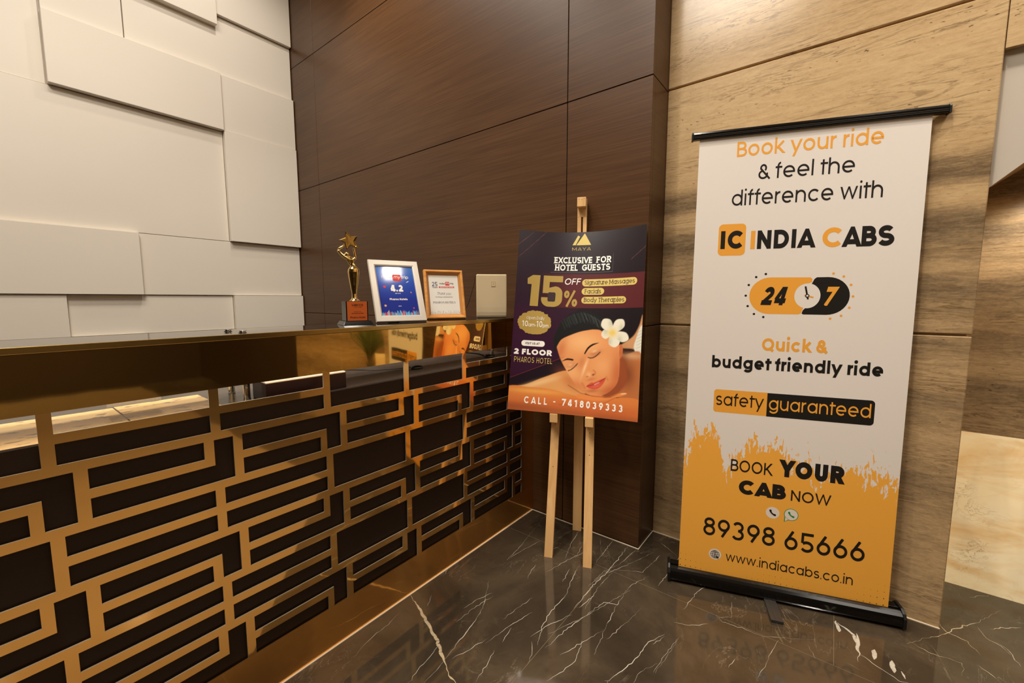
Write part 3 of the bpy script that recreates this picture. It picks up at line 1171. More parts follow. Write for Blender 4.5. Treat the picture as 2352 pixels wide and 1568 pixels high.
# pale caulk line where walls and counter meet the floor
b = MB()
b.box((-.6, YC - .005, 0), (XW, YC, .003))
b.box((XW - .004, YR - .004, 0), (XW, YC - .005, .003))
b.box((XW, YR - .004, 0), (XT, YR, .003))
b.box((XT - .005, YP, 0), (XT, YR - .004, .003))
struct(b.build('trim_3', M['caulk']))

# ================================================================== RECEPTION COUNTER
XL = -.62
XE = XW - .001
TOP = 1.1216
ct = thing('reception_counter', (0.65, YC, 0), 'long reception counter with polished brass fretwork front and dark glass top', 'counter')
ztop = [.9765 - .0706 * i for i in range(13)]
CH = .0482
mains = [-.545, -.237, .0725, .3805, .6995, 1.0255, 1.3505, 1.6755]
hooks = [(-.582, -.561), (-.274, -.253), (.0350, .0560), (.3505, .3735), (.6715, .6920), (.9865, 1.0095), (1.3085, 1.3310), (1.6430, 1.6640)]
fulls = [(-.511, -.488), (-.203, -.180), (.1060, .1295), (.4195, .4425), (.7420, .7655), (1.0585, 1.0825), (1.3865, 1.4100), (1.7105, 1.7330)]
EDGE = 1.7905
split = [1, 0, 0, 1, 1, 0, 0, 1, 1]     # column left of main k is split by a middle bar (even bands)
rects = []
zb, zt = ztop[11] - CH, ztop[0]
rects.append((EDGE, XE, zb, zt))
for i in range(1, 11, 2):
    rects.append((XL, XE, ztop[i + 1], ztop[i] - CH))
for band in range(6):
    r0, r1 = 2 * band, 2 * band + 1
    hi_, lo_ = ztop[r0], ztop[r1] - CH
    m0, m1 = ztop[r1], ztop[r0] - CH
    if band % 2 == 0:
        for c in mains:
            rects.append((c - .0113, c + .0113, lo_, hi_))
        xs = [XL] + mains + [XE]
        for k in range(len(xs) - 1):
            if split[k]:
                rects.append((xs[k], xs[k + 1], m0, m1))
    else:
        ob = band // 2
        for k, (a, c) in enumerate(fulls):
            rects.append((a, c, lo_, hi_))
            nx = hooks[k + 1][1] if k + 1 < len(hooks) else EDGE
            rects.append((c, nx, m0, m1))
        rects.append((XL, hooks[0][1], m0, m1))
        for k, (a, c) in enumerate(hooks):
            lower = (k + ob) % 2 == 0
            rects.append((a, c, lo_, m1) if lower else (a, c, m0, hi_))


def lattice(mb, rects, y0_, y1_):
    xs = sorted({round(v, 5) for r in rects for v in r[:2]})
    zs_ = sorted({round(v, 5) for r in rects for v in r[2:]})
    xi = {v: i for i, v in enumerate(xs)}
    zi = {v: i for i, v in enumerate(zs_)}
    occ = np.zeros((len(xs) - 1, len(zs_) - 1), bool)
    for a, c, d, e in rects:
        occ[xi[round(a, 5)]:xi[round(c, 5)], zi[round(d, 5)]:zi[round(e, 5)]] = True
    nx, nz = occ.shape
    for i in range(nx):
        for j in range(nz):
            if not occ[i, j]:
                continue
            a, c, d, e = xs[i], xs[i + 1], zs_[j], zs_[j + 1]
            mb.face([(a, y0_, d), (c, y0_, d), (c, y0_, e), (a, y0_, e)], 0)
            mb.face([(a, y1_, d), (a, y1_, e), (c, y1_, e), (c, y1_, d)], 0)
            if i == 0 or not occ[i - 1, j]:
                mb.face([(a, y0_, d), (a, y0_, e), (a, y1_, e), (a, y1_, d)], 1)
            if i == nx - 1 or not occ[i + 1, j]:
                mb.face([(c, y0_, d), (c, y1_, d), (c, y1_, e), (c, y0_, e)], 1)
            if j == 0 or not occ[i, j - 1]:
                mb.face([(a, y0_, d), (a, y1_, d), (c, y1_, d), (c, y0_, d)], 1)
            if j == nz - 1 or not occ[i, j + 1]:
                mb.face([(a, y0_, e), (c, y0_, e), (c, y1_, e), (a, y1_, e)], 1)


b = MB()
lattice(b, rects, YC, YC + .004)
b.build('brass_fretwork', [M['brass'], M['brass_edge']], ct)
b = MB()
b.box((XL, YC, zt), (XE, YC + .012, TOP - .016))
b.build('brass_fascia', M['brass_fascia'], ct)
b = MB()
b.box((XL, YC, .0), (XE, YC + .004, zb))
b.build('brass_plinth', M['brass_plinth'], ct)
b = MB()
b.box((XL, YC + .010, .0), (XE, YC + .028, .907))
b.build('back_panel', M['lam'], ct)
b = MB()
b.box((XL, YC + .0, TOP - .014), (XE, 1.565, TOP))
b.build('glass_top', M['glass_top'], ct)
b = MB()
b.box((XL, YC - .007, TOP - .0145), (XE, YC - .0005, TOP + .0005))
b.build('edge_trim', M['brass_trim'], ct, bevel=.001)
b = MB()
b.box((XL, 1.52, .96), (XE, 1.54, TOP - .0145))
b.build('top_rail', M['lam'], ct)
for px in (-.3, .35, 1.35):
    pass

# inner desk behind the fretwork
dk = thing('work_desk', (0.65, 1.8, 0), 'low dark grey work desk behind the brass counter front', 'desk')
b = MB()
b.box((XL, YC + .0285, .877), (XE, 2.05, .906))
b.build('desk_top', M['deskgrey'], dk)
b = MB()
b.box((XL, 2.0, .0), (XE, 2.03, .8765))
b.build('modesty_panel', M['lam'], dk)

# things lying on the desk, glimpsed through the top row of openings
DZ = .9062


def sheet_mat(name, base, seed):
    t = NT(name)
    f = t.noise(t.coord((18, 40, 10), loc=(seed, seed, 0)), 1.0, 2)
    mk = t.ramp(f, [(0.60, (0, 0, 0)), (0.64, (1, 1, 1))])
    f2 = t.noise(t.coord((30, 12, 10), loc=(seed + 4, 0, 0)), 1.0, 2)
    mk2 = t.ramp(f2, [(0.64, (0, 0, 0)), (0.68, (1, 1, 1))])
    c = t.mix(t.math('MULTIPLY', mk, .75), base, rgb(120, 78, 60))
    c = t.mix(t.math('MULTIPLY', mk2, .5), c, rgb(150, 168, 110))
    t.set(Base_Color=c, Roughness=.3)
    return t.m


def sheet(name, x0_, x1_, y0_, y1_, z, m, label, group=None, tk=.0012):
    b = MB()
    b.box((x0_, y0_, z), (x1_, y1_, z + tk))
    return tag(b.build(name, m, loc=((x0_ + x1_) / 2, (y0_ + y1_) / 2, z)), label, 'menu' if 'menu' in name else 'card', group)


sheet('menu_sheet', -.155, .078, 1.352, 1.637, DZ, sheet_mat('menu print', rgb(246, 206, 140), 1), 'printed cream menu sheet lying on the desk at the far left end of the counter')
sheet('menu_sheet', .088, .222, 1.40, 1.632, DZ, sheet_mat('menu print', rgb(246, 206, 140), 5), 'printed cream menu sheet on the desk left of the clear acrylic card')
sheet('menu_sheet', .226, .428, 1.41, 1.640, DZ, sheet_mat('menu print', rgb(246, 206, 140), 9), 'printed cream menu sheet on the desk under the clear acrylic card')
t = NT('clear acrylic')
t.set(Base_Color=rgb(214, 200, 184), Roughness=.15, Alpha=.38)
M['acrylic'] = t.m
hd = thing('acrylic_card_holder', (.27, 1.55, DZ + .0013), 'clear acrylic card holder standing on the cream menu sheets', 'holder')
b = MB()
b.box((.195, 1.44, DZ + .0014), (.30, 1.50, DZ + .0035))
b.build('base_plate', M['acrylic'], hd)
b = MB()
b.obox(V3((.275, 1.66, .952)), V3((.062, 0, 0)), V3((0, .0015, 0)), V3((0, .01, .045)))
b.build('upright_sheet', M['acrylic'], hd)
bx = thing('dark_box', (.66, 1.39, DZ), 'long dark maroon box lying on the desk behind the brass fretwork', 'box')
b = MB()
b.box((.527, 1.362, DZ), (.793, 1.46, .962))
b.build('body', M['maroon'], bx, bevel=.0015)
b = MB()
b.box((.529, 1.363, .9622), (.791, 1.459, .966))
b.build('top_reflection', M['paper'], bx)  # white slab paints a light reflection on top of the maroon box
for i, (x, y) in enumerate(((.499, 1.43), (.505, 1.575))):
    b = MB()
    b.lathe([(.0105, 0), (.0105, .006), (.0095, .007), (.0095, .17), (.0085, .175)], (x, y, DZ), 20)
    tag(b.build('chrome_post', M['chrome'], loc=(x, y, DZ), smooth=False),
        'short chrome post on the desk beside the maroon box, %s' % ('the nearer of the two' if i == 0 else 'the farther of the two'), 'post')
ms = thing('computer_mouse', (1.215, 1.49, DZ), 'black computer mouse on the dark desk behind the counter front', 'mouse')
b = MB()
b.lathe([(.001, 0), (.03, .001), (.033, .004), (.028, .009), (.015, .012), (.001, .013)], (1.215, 1.49, DZ), 20, 0, 1.0, .65)
b.build('shell', M['black'], ms, smooth=True)
b = MB()
b.tube([(1.19, 1.5, DZ + .008), (1.13, 1.53, DZ + .004), (1.05, 1.6, DZ + .003), (.98, 1.7, DZ + .003)], .0018, 6)
b.build('cable', M['black'], ms, smooth=True)
cb = MB()
cb.tube([(1.56, 1.72, DZ + .004), (1.62, 1.60, DZ + .025), (1.67, 1.53, DZ + .016), (1.69, 1.50, DZ + .005), (1.72, 1.46, DZ + .004)], .004, 8)
cb.lathe([(.001, 0), (.03, .0005), (.032, .006), (.02, .012), (.001, .013)], (1.705, 1.48, DZ), 18)
tag(cb.build('cable_grommet', M['black'], loc=(1.70, 1.5, DZ), smooth=True), 'black cable running into a round desk grommet near the wooden wall', 'cable')
b = MB()
b.lathe([(.012, 0), (.012, .004), (.008, .005), (.008, .09), (.011, .092), (.011, .0985)], (1.79, 1.53, DZ), 16)
tag(b.build('support_post', M['chrome'], loc=(1.79, 1.53, DZ)), 'slim steel support post under the counter top near the wooden wall', 'post')

# chrome fittings on the counter top
for i, (x, y) in enumerate(((.470, 1.462), (.478, 1.372))):
    b = MB()
    z = TOP + .0003
    b.lathe([(.0105, 0), (.011, .0015), (.008, .002), (.008, .0045), (.011, .005), (.0105, .0062)], (x, y, z), 22)
    tag(b.build('glass_fitting', M['chrome'], loc=(x, y, z)), 'small round chrome glass fitting on the counter top, %s' % ('set farther back from the edge' if i == 0 else 'right at the front edge'), 'fitting', None)

# ------------------------------------------------------------------ trophy
TX, TY = .905, 1.472
tr = thing('award_trophy', (TX, TY, TOP), 'gold star award trophy on a black base with orange plate', 'trophy')
az = math.atan2(TY, TX)
fd = V3((-math.sin(R(14)), -math.cos(R(14)), 0))       # front of the base
rt = V3((-fd.y, fd.x, 0))
rt = V3((math.cos(R(14)), -math.sin(R(14)), 0))
c0 = V3((TX, TY, TOP + .0003))


def tp(x, y, z):
    return c0 + rt * x - fd * y + V3((0, 0, z))


b = MB()
b.obox(tp(0, 0, .0075), rt * .058, fd * .044, V3((0, 0, .0075)), 0, top=.84)
b.obox(tp(0, 0, .0525), rt * .0415, fd * .027, V3((0, 0, .0374)), 0)
b.build('plinth', M['black_gloss'], tr, bevel=.0012)
b = MB()
PT = lambda u, v, l=0.0: tp(u, -(.0272 + .0008 + l), .0165 + v)
b.obox(tp(-.0, -.0276, .0525), rt * .0375, fd * .0005, V3((0, 0, .0365)), 0)
pl = b.build('name_plate', M['plate_orange'], tr)
line('engraving', M['ink'], pl, 'VABCCO', PT, -.021, .0545, .023, .0085, .14, lift=.0002)
line('engraving', M['ink'], pl, 'HOTEL AWARDS', PT, -.014, .0490, .018, .0022, .1, lift=.0002)
line('engraving', M['ink'], pl, 'Best Business Hotel', PT, -.021, .0255, .023, .0036, .13, lift=.0002)
line('engraving', M['ink'], pl, 'Chennai', PT, -.012, .0315, .014, .0030, .1, lift=.0002)
line('engraving', M['ink'], pl, 'Pharos Hotel', PT, -.028, .008, .030, .0074, .11, lift=.0002, serif=.13)
# figure, facing the viewer
vf = V3((-TX, -TY, 0)).normalized()
vr = V3((-vf.y, vf.x, 0))
vr = V3((TY, -TX, 0)).normalized()
KZ = 7633.0


def fz(x, y, dy=0.0, second=False):
    py = (640 if second else 530) + y / 13.07
    return c0 + vr * ((x - 490) / KZ) - vf * dy + V3((0, 0, (747 - py) / 584.0))


b = MB()
prof = [(fz(495, 704, 0, True), .0210), (fz(495, 690, 0, True), .0195), (fz(495, 650, 0, True), .0125), (fz(494, 600, 0, True), .0100), (fz(494, 500, 0, True), .0098),
        (fz(492, 250, 0, True), .0145), (fz(490, 20, 0, True), .0188), (fz(493, 1300), .0212), (fz(497, 1220), .0200), (fz(492, 1150), .0135), (fz(485, 1100), .0092),
        (fz(472, 1050), .0072), (fz(455, 990), .0090), (fz(440, 940), .0120), (fz(425, 905), .0085), (fz(395, 880), .0048), (fz(370, 850), .0042)]
b.tube([p for p, r in prof], [r for p, r in prof], 18, 0, [1, 1, 1, .95, .8, .72, .72, .75, .75, .75, .8, .8, .75, .6, .6, .8, 1], ref=(vf.x, vf.y, 0))
b.ball(fz(333, 800), .0088, 0, (1, 1, 1.15))
la = [(430, 960, .0072), (330, 905, .0075), (240, 850, .0070), (150, 760, .0062), (105, 690, .0058), (125, 645, .0052), (190, 600, .0048), (255, 555, .0042), (265, 510, .0036)]
b.tube([fz(x, y) for x, y, r in la], [r for x, y, r in la], 12)
ra = [(440, 960, .0070), (500, 945, .0068), (550, 905, .0062), (562, 860, .0052), (548, 780, .0046), (535, 690, .0044), (530, 630, .0042), (555, 600, .0036)]
b.tube([fz(x, y) for x, y, r in ra], [r for x, y, r in ra], 12)
b.tube([fz(465, 1080), fz(420, 1080), fz(340, 960), fz(250, 870)], [.0055, .0055, .004, .003], 10)
fg = b.build('figure', M['gold'], tr, smooth=True)
md = fg.modifiers.new('remesh', 'REMESH')
md.mode = 'VOXEL'
md.voxel_size = .0011
md.use_smooth_shade = True
md = fg.modifiers.new('smooth', 'SMOOTH')
md.factor = .5
md.iterations = 4
b = MB()
star = [(315, 120), (470, 285), (637, 265), (560, 415), (645, 625), (450, 540), (330, 682), (290, 470), (125, 400), (300, 322)]
cen = (395, 420)
front = [fz(x, y, -.006) for x, y in star]
inn = [fz(cen[0] + (x - cen[0]) * .80, cen[1] + (y - cen[1]) * .80, -.0075) for x, y in star]
inn2 = [fz(cen[0] + (x - cen[0]) * .72, cen[1] + (y - cen[1]) * .72, -.0035) for x, y in star]
back = [fz(x, y, .006) for x, y in star]
for i in range(10):
    j = (i + 1) % 10
    b.face([front[i], front[j], inn[j], inn[i]])
    b.face([inn[i], inn[j], inn2[j], inn2[i]])
    b.face([inn2[i], inn2[j], fz(*cen, -.0037)])
    b.face([front[j], front[i], back[i], back[j]])
b.face(back[::-1])
b.build('star', M['gold'], tr)

# ------------------------------------------------------------------ picture frames


def moulding(mb, P, wd, ht, fw, prof, m=0):
    # prof: list of (inset, lift) from outer to inner edge, mitred corners
    def ring(i, l):
        return [P(i, i, l), P(wd - i, i, l), P(wd - i, ht - i, l), P(i, ht - i, l)]
    rings = [ring(i, l) for i, l in prof]
    for k in range(len(rings) - 1):
        for s in range(4):
            q = (s + 1) % 4
            mb.face([rings[k][s], rings[k][q], rings[k + 1][q], rings[k + 1][s]], m)


def back_stand(parent, P, wd, ht, lean, m):
    b = MB()
    a0 = P(wd / 2, ht * .62, -.016)
    n = (P(0, 0, 1) - P(0, 0, 0)).normalized()
    a1 = V3(P(wd / 2, 0, 0)) + V3((-n.x, -n.y, 0)).normalized() * (ht * .62 * math.sin(lean) + .06)
    a1.z = TOP + .001
    side = (P(1, 0, 0) - P(0, 0, 0))
    b.bar(a0, a1, side, .05, .003)
    return b.build('stand', m, parent)


# silver frame with the blue rating certificate
SW, SH = .2161, .282
o_s = (1.0975, 1.4292, TOP + .0062)
P, a_, up_, n_ = plane_frame(o_s, 1.238, .4031, SW, .0)
fr = thing('picture_frame', (o_s[0], o_s[1], TOP + .0005), 'silver picture frame with a blue rating certificate, leaning back on the counter', 'frame')
b = MB()
moulding(b, P, SW, SH, .03, [(0.001, -.014), (0, -.002), (.002, .001), (.022, .001), (.027, -.001), (.0278, -.006)])
b.face([P(.001, .001, -.014), P(.001, SH - .001, -.014), P(SW - .001, SH - .001, -.014), P(SW - .001, .001, -.014)])
b.build('moulding', M['silverframe'], fr)
t = NT('blue certificate print')
f = t.coord((1, 1, 1), 'UV')
sep = t.new('ShaderNodeSeparateXYZ')
t.link(f, sep.inputs[0])
c = t.ramp(sep.outputs[1], [(0.0, rgb(34, 48, 132)), (0.3, rgb(34, 50, 142)), (0.65, rgb(44, 78, 178)), (1.0, rgb(60, 118, 204))])
t.set(Base_Color=t.mix(t.math('MULTIPLY', t.noise(f, 5, 3), .25), c, rgb(40, 60, 150)), Roughness=.07)
b = MB()
b.face([P(.026, .026, -.0055), P(SW - .026, .026, -.0055), P(SW - .026, SH - .026, -.0055), P(.026, SH - .026, -.0055)], 0, [(0, 0), (1, 0), (1, 1), (0, 1)])
pr = b.build('certificate', t.m, fr)
PL = lambda u, v, l=0.0: P(u, v, -.0054 + l)
b = MB()
shape(b, rrect(.0955, .186, .132, .217, .007), PL, 0, .0001)
b.build('red_tile', M['red'], pr)
line('lettering', M['white'], pr, 'make', PL, .0481, .198, .0940, .0135, .11, lift=.0002)
line('lettering', M['white'], pr, 'trip', PL, .1355, .198, .1648, .0135, .11, lift=.0002)
line('lettering', M['white'], pr, 'my', PL, .100, .198, .128, .0150, .10, lift=.0003, shear=.25)
line('lettering', M['white'], pr, '4.2', PL, .0793, .137, .1333, .031, .20, lift=.0002)
line('lettering', M['white'], pr, 'OUT OF 5', PL, .0963, .1262, .1202, .0045, .12, lift=.0002)
line('lettering', M['white'], pr, 'Pharos Hotels', PL, .0692, .0972, .1461, .0090, .15, lift=.0002)
line('lettering', M['white'], pr, '2024', PL, .1021, .0685, .1153, .0040, .1, lift=.0002)
b = MB()
rnd = random.Random(4)
x = .029
while x < .186:
    wd_ = rnd.uniform(.0025, .006)
    shape(b, [(x, .0285), (x + wd_, .0285), (x + wd_, .0285 + rnd.uniform(.006, .026)), (x, .0285 + rnd.uniform(.006, .024))], PL, rnd.choice([0, 0, 1, 2, 3]), .0001)
    x += wd_ + rnd.uniform(0, .002)
b.build('skyline', [M['skyblue'], M['red'], M['greyink'], M['tan'], M['white']], pr)
for u, v, r, m in ((.0553, .1591, .0055, 'red'), (.0476, .0728, .005, 'tan'), (.1681, .0605, .0035, 'red')):
    b = MB()
    shape(b, circle(u, v, r, 14), PL, 0, .0001)
    b.build('balloon', M[m], pr)
b = MB()
shape(b, [(.164, .131), (.170, .131), (.1665, .139)], PL, 0, .0001)
b.build('sail', M['tan'], pr)
b = MB()
shape(b, [(.150, .180), (.162, .187), (.165, .187), (.158, .181)], PL, 0, .0001)
b.build('aeroplane', M['white'], pr)
back_stand(fr, P, SW, SH, .4031, M['black'])

# gold frame with the thank-you certificate
GW, GH = .1964, .2437
o_g = (1.4163, 1.4996, TOP + .0045)
P2, a_, up_, n_ = plane_frame(o_g, 1.1003, .2362, GW, .0)
fr = thing('picture_frame', (o_g[0], o_g[1], TOP + .0005), 'smaller golden wooden picture frame with a white thank you certificate', 'frame')
b = MB()
moulding(b, P2, GW, GH, .03, [(0.0, -.016), (0, .0), (.003, .003), (.009, .003), (.012, .0)], 0)
moulding(b, P2, GW, GH, .03, [(.012, .0), (.0235, -.011), (.024, -.0125)], 1)
b.face([P2(0, 0, -.016), P2(0, GH, -.016), P2(GW, GH, -.016), P2(GW, 0, -.016)], 0)
b.build('moulding', [M['goldframe'], M['gold_inner']], fr)
b = MB()
b.face([P2(.022, .02, -.012), P2(GW - .022, .02, -.012), P2(GW - .022, GH - .022, -.012), P2(.022, GH - .022, -.012)])
pr = b.build('certificate', M['paper'], fr)
PL2 = lambda u, v, l=0.0: P2(u, v, -.0119 + l)
line('lettering', M['navy'], pr, '25', PL2, .039, .164, .0666, .0215, .10, lift=.0002)
line('lettering', M['navy'], pr, 'YEARS', PL2, .039, .1550, .0665, .0060, .12, lift=.0002)
line('lettering', M['navy'], pr, 'make', PL2, .0775, .1735, .1035, .0085, .13, lift=.0002)
line('lettering', M['navy'], pr, 'trip', PL2, .132, .1742, .149, .0085, .13, lift=.0002)
line('lettering', M['navy'], pr, 'Thank you', PL2, .0596, .121, .1297, .0125, .06, lift=.0002, shear=.35)
line('lettering', M['navy'], pr, 'for being a valued partner', PL2, .0515, .1075, .1395, .0050, .09, lift=.0002)
line('lettering', M['navy'], pr, 'PHAROS HOTELS', PL2, .0382, .0778, .1519, .0092, .10, lift=.0002, serif=.13, wty=.05)
b = MB()
shape(b, rrect(.1062, .168, .1285, .187, .004), PL2, 0, .0001)
b.build('red_tile', M['red'], pr)
b = MB()
shape(b, [(.0728, .1558), (.1522, .1558), (.150, .1595), (.1522, .1633), (.0728, .1633)], PL2, 0, .0001)
b.build('red_ribbon', M['red'], pr)
b = MB()
text(b, 'my', PL2, .1085, .1755, .1265, .0095, .13, lift=.0003, shear=.25, m=1)
text(b, 'INDIA KA TRAVEL PARTNER', PL2, .079, .1578, .146, .0036, .16, lift=.0003, m=1)
b.build('tile_lettering', [M['red'], M['white']], pr)
b = MB()
rnd = random.Random(9)
x = .025
while x < .17:
    wd_ = rnd.uniform(.002, .006)
    hh = rnd.uniform(.004, .018)
    for q in ([(x, .0225), (x + .0007, .0225), (x + .0007, .0225 + hh), (x, .0225 + hh)], [(x, .0225 + hh), (x + wd_, .0225 + hh), (x + wd_, .0232 + hh), (x, .0232 + hh)]):
        shape(b, q, PL2, 2, .0001)
    x += wd_
b.build('skyline', [M['red'], M['white'], M['greyink']], pr)
back_stand(fr, P2, GW, GH, .2362, M['goldframe'])

# ------------------------------------------------------------------ white plastic dispenser with its cable
o_b = (1.6586, 1.42, TOP + .0006)
BWD, BHT = .159, .2255
P3, a_, up_, n_ = plane_frame(o_b, .7283, 0, BWD)
bxo = thing('scent_diffuser', o_b, 'ivory white plastic diffuser box standing at the right end of the counter', 'diffuser')
b = MB()
prof = [(-.052, 0), (-.010, 0), (-.004, .012), (-.001, .03), (.0, .055), (.0, BHT), (-.052, BHT)]
b.extrude(prof, lambda t_, a, z: P3(t_, z, a), 0, BWD)
b.build('body', M['white_plastic'], bxo, bevel=.006, seg=3)
b = MB()
for u0, u1, v0, v1 in ((.078, .099, .186, .188), (.078, .099, .162, .164), (.078, .080, .164, .186), (.097, .099, .164, .186)):
    b.box((0, 0, 0), (0, 0, 0)) if False else b.face([P3(u0, v0, .0008), P3(u1, v0, .0008), P3(u1, v1, .0008), P3(u0, v1, .0008)])
b.obox(P3(.0885, .175, .0006), a_ * .0105, up_ * .0125, n_ * .0012)
bt = b.build('button_panel', M['stone_edge'], bxo)
b = MB()
b.obox(P3(.0895, .174, .0014), a_ * .0088, up_ * .0105, n_ * .0008)
b.build('button', M['white_plastic'], bt)
b = MB()
shape(b, circle(.0895, .175, .0018, 12), P3, 0, .0024)
b.build('indicator', M['ink'], bt)
b = MB()
b.tube([P3(.03, BHT + .001, -.045), P3(.006, BHT + .002, -.048), P3(-.006, BHT * .96, -.05), P3(-.012, BHT * .78, -.05), P3(-.028, BHT * .55, -.05), P3(-.042, BHT * .34, -.048), P3(-.058, BHT * .2, -.045),
        P3(-.075, .012, -.03), P3(-.10, .004, -.02)], .0016, 8)
b.build('cable', M['black'], bxo, smooth=True)

# ================================================================== EASEL AND POSTER
PW, PH = .598, .879
o_p = (1.624, .929, .693)
PPl, pa, pu, pn = plane_frame(o_p, .3331, .182, PW, -.0117)


def PP(u, v, l=0.0):
    s = (.025 + .05 * v / PH) * (1 - (2 * u / PW - 1) ** 2)
    return PPl(u, v, l - s)


ea = thing('display_easel', (1.64, .93, 0), 'pale pine tripod easel holding the purple spa poster', 'easel')
rzE = .40
sideE = V3((math.sin(rzE), -math.cos(rzE), 0))
nE = V3((-math.cos(rzE), -math.sin(rzE), 0))
legs = [((1.577, 1.005), .018), ((1.6206, .8225), -.010)]
for (x, y), conv in legs:
    b = MB()
    f0 = V3((x, y, 0)) - nE * .011
    f1 = f0 - nE * .160 + sideE * conv + V3((0, 0, .97))
    dv = (f1 - f0).normalized()
    f0b = f0 - dv * .0
    z = f1 - f0b
    n2 = dv.cross(sideE).normalized()
    # square-cut at the floor
    A0 = [f0 + sideE * s * .0195 + nE * q * .011 for s, q in ((-1, 1), (1, 1), (1, -1), (-1, -1))]
    A1 = [f1 + sideE * s * .0195 + nE * q * .011 for s, q in ((-1, 1), (1, 1), (1, -1), (-1, -1))]
    for i in range(4):
        j = (i + 1) % 4
        b.face([A0[i], A0[j], A1[j], A1[i]], 0)
    b.face(A0[::-1])
    b.face(A1)
    lg = b.build('leg', M['pine'], ea, bevel=.0012)
    # ledge block that carries the poster
    zb_ = .645
    c = f0 + (f1 - f0) * (zb_ / .97) + nE * .011 + nE * .033
    b = MB()
    b.obox(c + V3((0, 0, .021)), sideE * .0185, nE * .033, V3((0, 0, .021)))
    b.build('ledge_block', M['pine'], ea, bevel=.0015)
    for zz_ in ((.60, .50) if conv < 0 else (.62, .42)):
        b = MB()
        c = f0 + (f1 - f0) * (zz_ / .97) + nE * .0113
        b.face([c + sideE * (.0022 * math.cos(k)) + V3((0, 0, .0022 * math.sin(k))) for k in np.linspace(0, 6.28, 9)[:-1]])
        b.build('screw_hole', M['hole'], lg)
px, py = 1.872, 1.013
wE = .0225
b = MB()
q0 = V3((px, py, 0))
b.bar(q0, q0 + V3((0, 0, 1.14)), sideE, wE * 2, .022)
for s in (-1, 1):
    b.bar(q0 + sideE * s * .0135 + V3((0, 0, 1.14)), q0 + sideE * s * .0135 + V3((0, 0, 1.62)), sideE, .018, .022)
b.bar(q0 + V3((0, 0, 1.62)), q0 + V3((0, 0, 1.705)), sideE, wE * 2, .022)
b.build('rear_post', M['pine'], ea, bevel=.0012)
b = MB()
b.obox(q0 + nE * .030 + V3((0, 0, 1.684)), sideE * .021, nE * .0185, V3((0, 0, .022)))
cl = b.build('top_clamp', M['pine'], ea, bevel=.0015)
b = MB()
for du, dz in ((-.012, .013), (.001, .010), (.013, .016)):
    c = q0 + nE * .0487 + sideE * du + V3((0, 0, 1.684 + dz))
    b.face([c + sideE * (.0014 * math.cos(k)) + V3((0, 0, .0014 * math.sin(k))) for k in np.linspace(0, 6.28, 9)[:-1]])
b.build('nail_head', M['hole'], cl)
b = MB()
b.bar(V3((1.577, 1.005, 0)) - nE * .190 + V3((0, 0, .93)), V3((1.6206, .8225, 0)) - nE * .190 + V3((0, 0, .93)), V3((0, 0, 1)), .04, .018)
b.bar(V3((1.60, .913, 0)) - nE * .198 + V3((0, 0, .93)), q0 + nE * .011 + V3((0, 0, .93)), V3((0, 0, 1)), .03, .018)
b.build('cross_brace', M['pine'], ea)

# printed picture of the poster, painted on a fine grid of the sheet
NU, NV = 240, 352
gu = np.linspace(0, PW, NU)
gv = np.linspace(0, PH, NV)
UU, VV = np.meshgrid(gu, gv)
img = np.zeros((NV, NU, 3))


def s2(c):
    c = np.array(c, float) / 255
    return np.where(c <= .04045, c / 12.92, ((c + .055) / 1.055) ** 2.4)


def smooth_poly(p, n=6):
    p = np.array(p, float)
    out = []
    k = len(p)
    for i in range(k):
        p0, p1, p2, p3 = p[i - 1], p[i], p[(i + 1) % k], p[(i + 2) % k]
        for j in range(n):
            t_ = j / n
            out.append(.5 * ((2 * p1) + (-p0 + p2) * t_ + (2 * p0 - 5 * p1 + 4 * p2 - p3) * t_ ** 2 + (-p0 + 3 * p1 - 3 * p2 + p3) * t_ ** 3))
    return np.array(out)


def mask(poly, soft=.0016, sm=True):
    q = smooth_poly(poly) if sm else np.array(poly, float)
    lo, hi_ = q.min(0) - soft * 3, q.max(0) + soft * 3
    res = np.zeros_like(UU)
    sel = (UU >= lo[0]) & (UU <= hi_[0]) & (VV >= lo[1]) & (VV <= hi_[1])
    x, y = UU[sel], VV[sel]
    ins = np.zeros(x.shape, bool)
    dd = np.full(x.shape, 9.0)
    for i in range(len(q)):
        x1, y1 = q[i]
        x2, y2 = q[(i + 1) % len(q)]
        if y1 != y2:
            cr = ((y1 > y) != (y2 > y)) & (x < (x2 - x1) * (y - y1) / (y2 - y1) + x1)
            ins ^= cr
        l2 = (x2 - x1) ** 2 + (y2 - y1) ** 2 + 1e-12
        tt = np.clip(((x - x1) * (x2 - x1) + (y - y1) * (y2 - y1)) / l2, 0, 1)
        dd = np.minimum(dd, np.hypot(x - x1 - tt * (x2 - x1), y - y1 - tt * (y2 - y1)))
    sd = np.where(ins, dd, -dd)
    res[sel] = np.clip(sd / (2 * soft) + .5, 0, 1)
    return res


def paint(col, mk):
    global img
    img = img * (1 - mk[..., None]) + s2(col) * mk[..., None]


def blob(u, v, ru, rv, rot=0.0):
    c, s = math.cos(rot), math.sin(rot)
    x = (UU - u) * c + (VV - v) * s
    y = -(UU - u) * s + (VV - v) * c
    return np.exp(-((x / ru) ** 2 + (y / rv) ** 2))


def stroke(pts, wd, soft=.001):
    dd = np.full(UU.shape, 9.0)
    for (x1, y1), (x2, y2) in zip(pts[:-1], pts[1:]):
        l2 = (x2 - x1) ** 2 + (y2 - y1) ** 2 + 1e-12
        tt = np.clip(((UU - x1) * (x2 - x1) + (VV - y1) * (y2 - y1)) / l2, 0, 1)
        dd = np.minimum(dd, np.hypot(UU - x1 - tt * (x2 - x1), VV - y1 - tt * (y2 - y1)))
    return np.clip((wd / 2 - dd) / soft + .5, 0, 1)


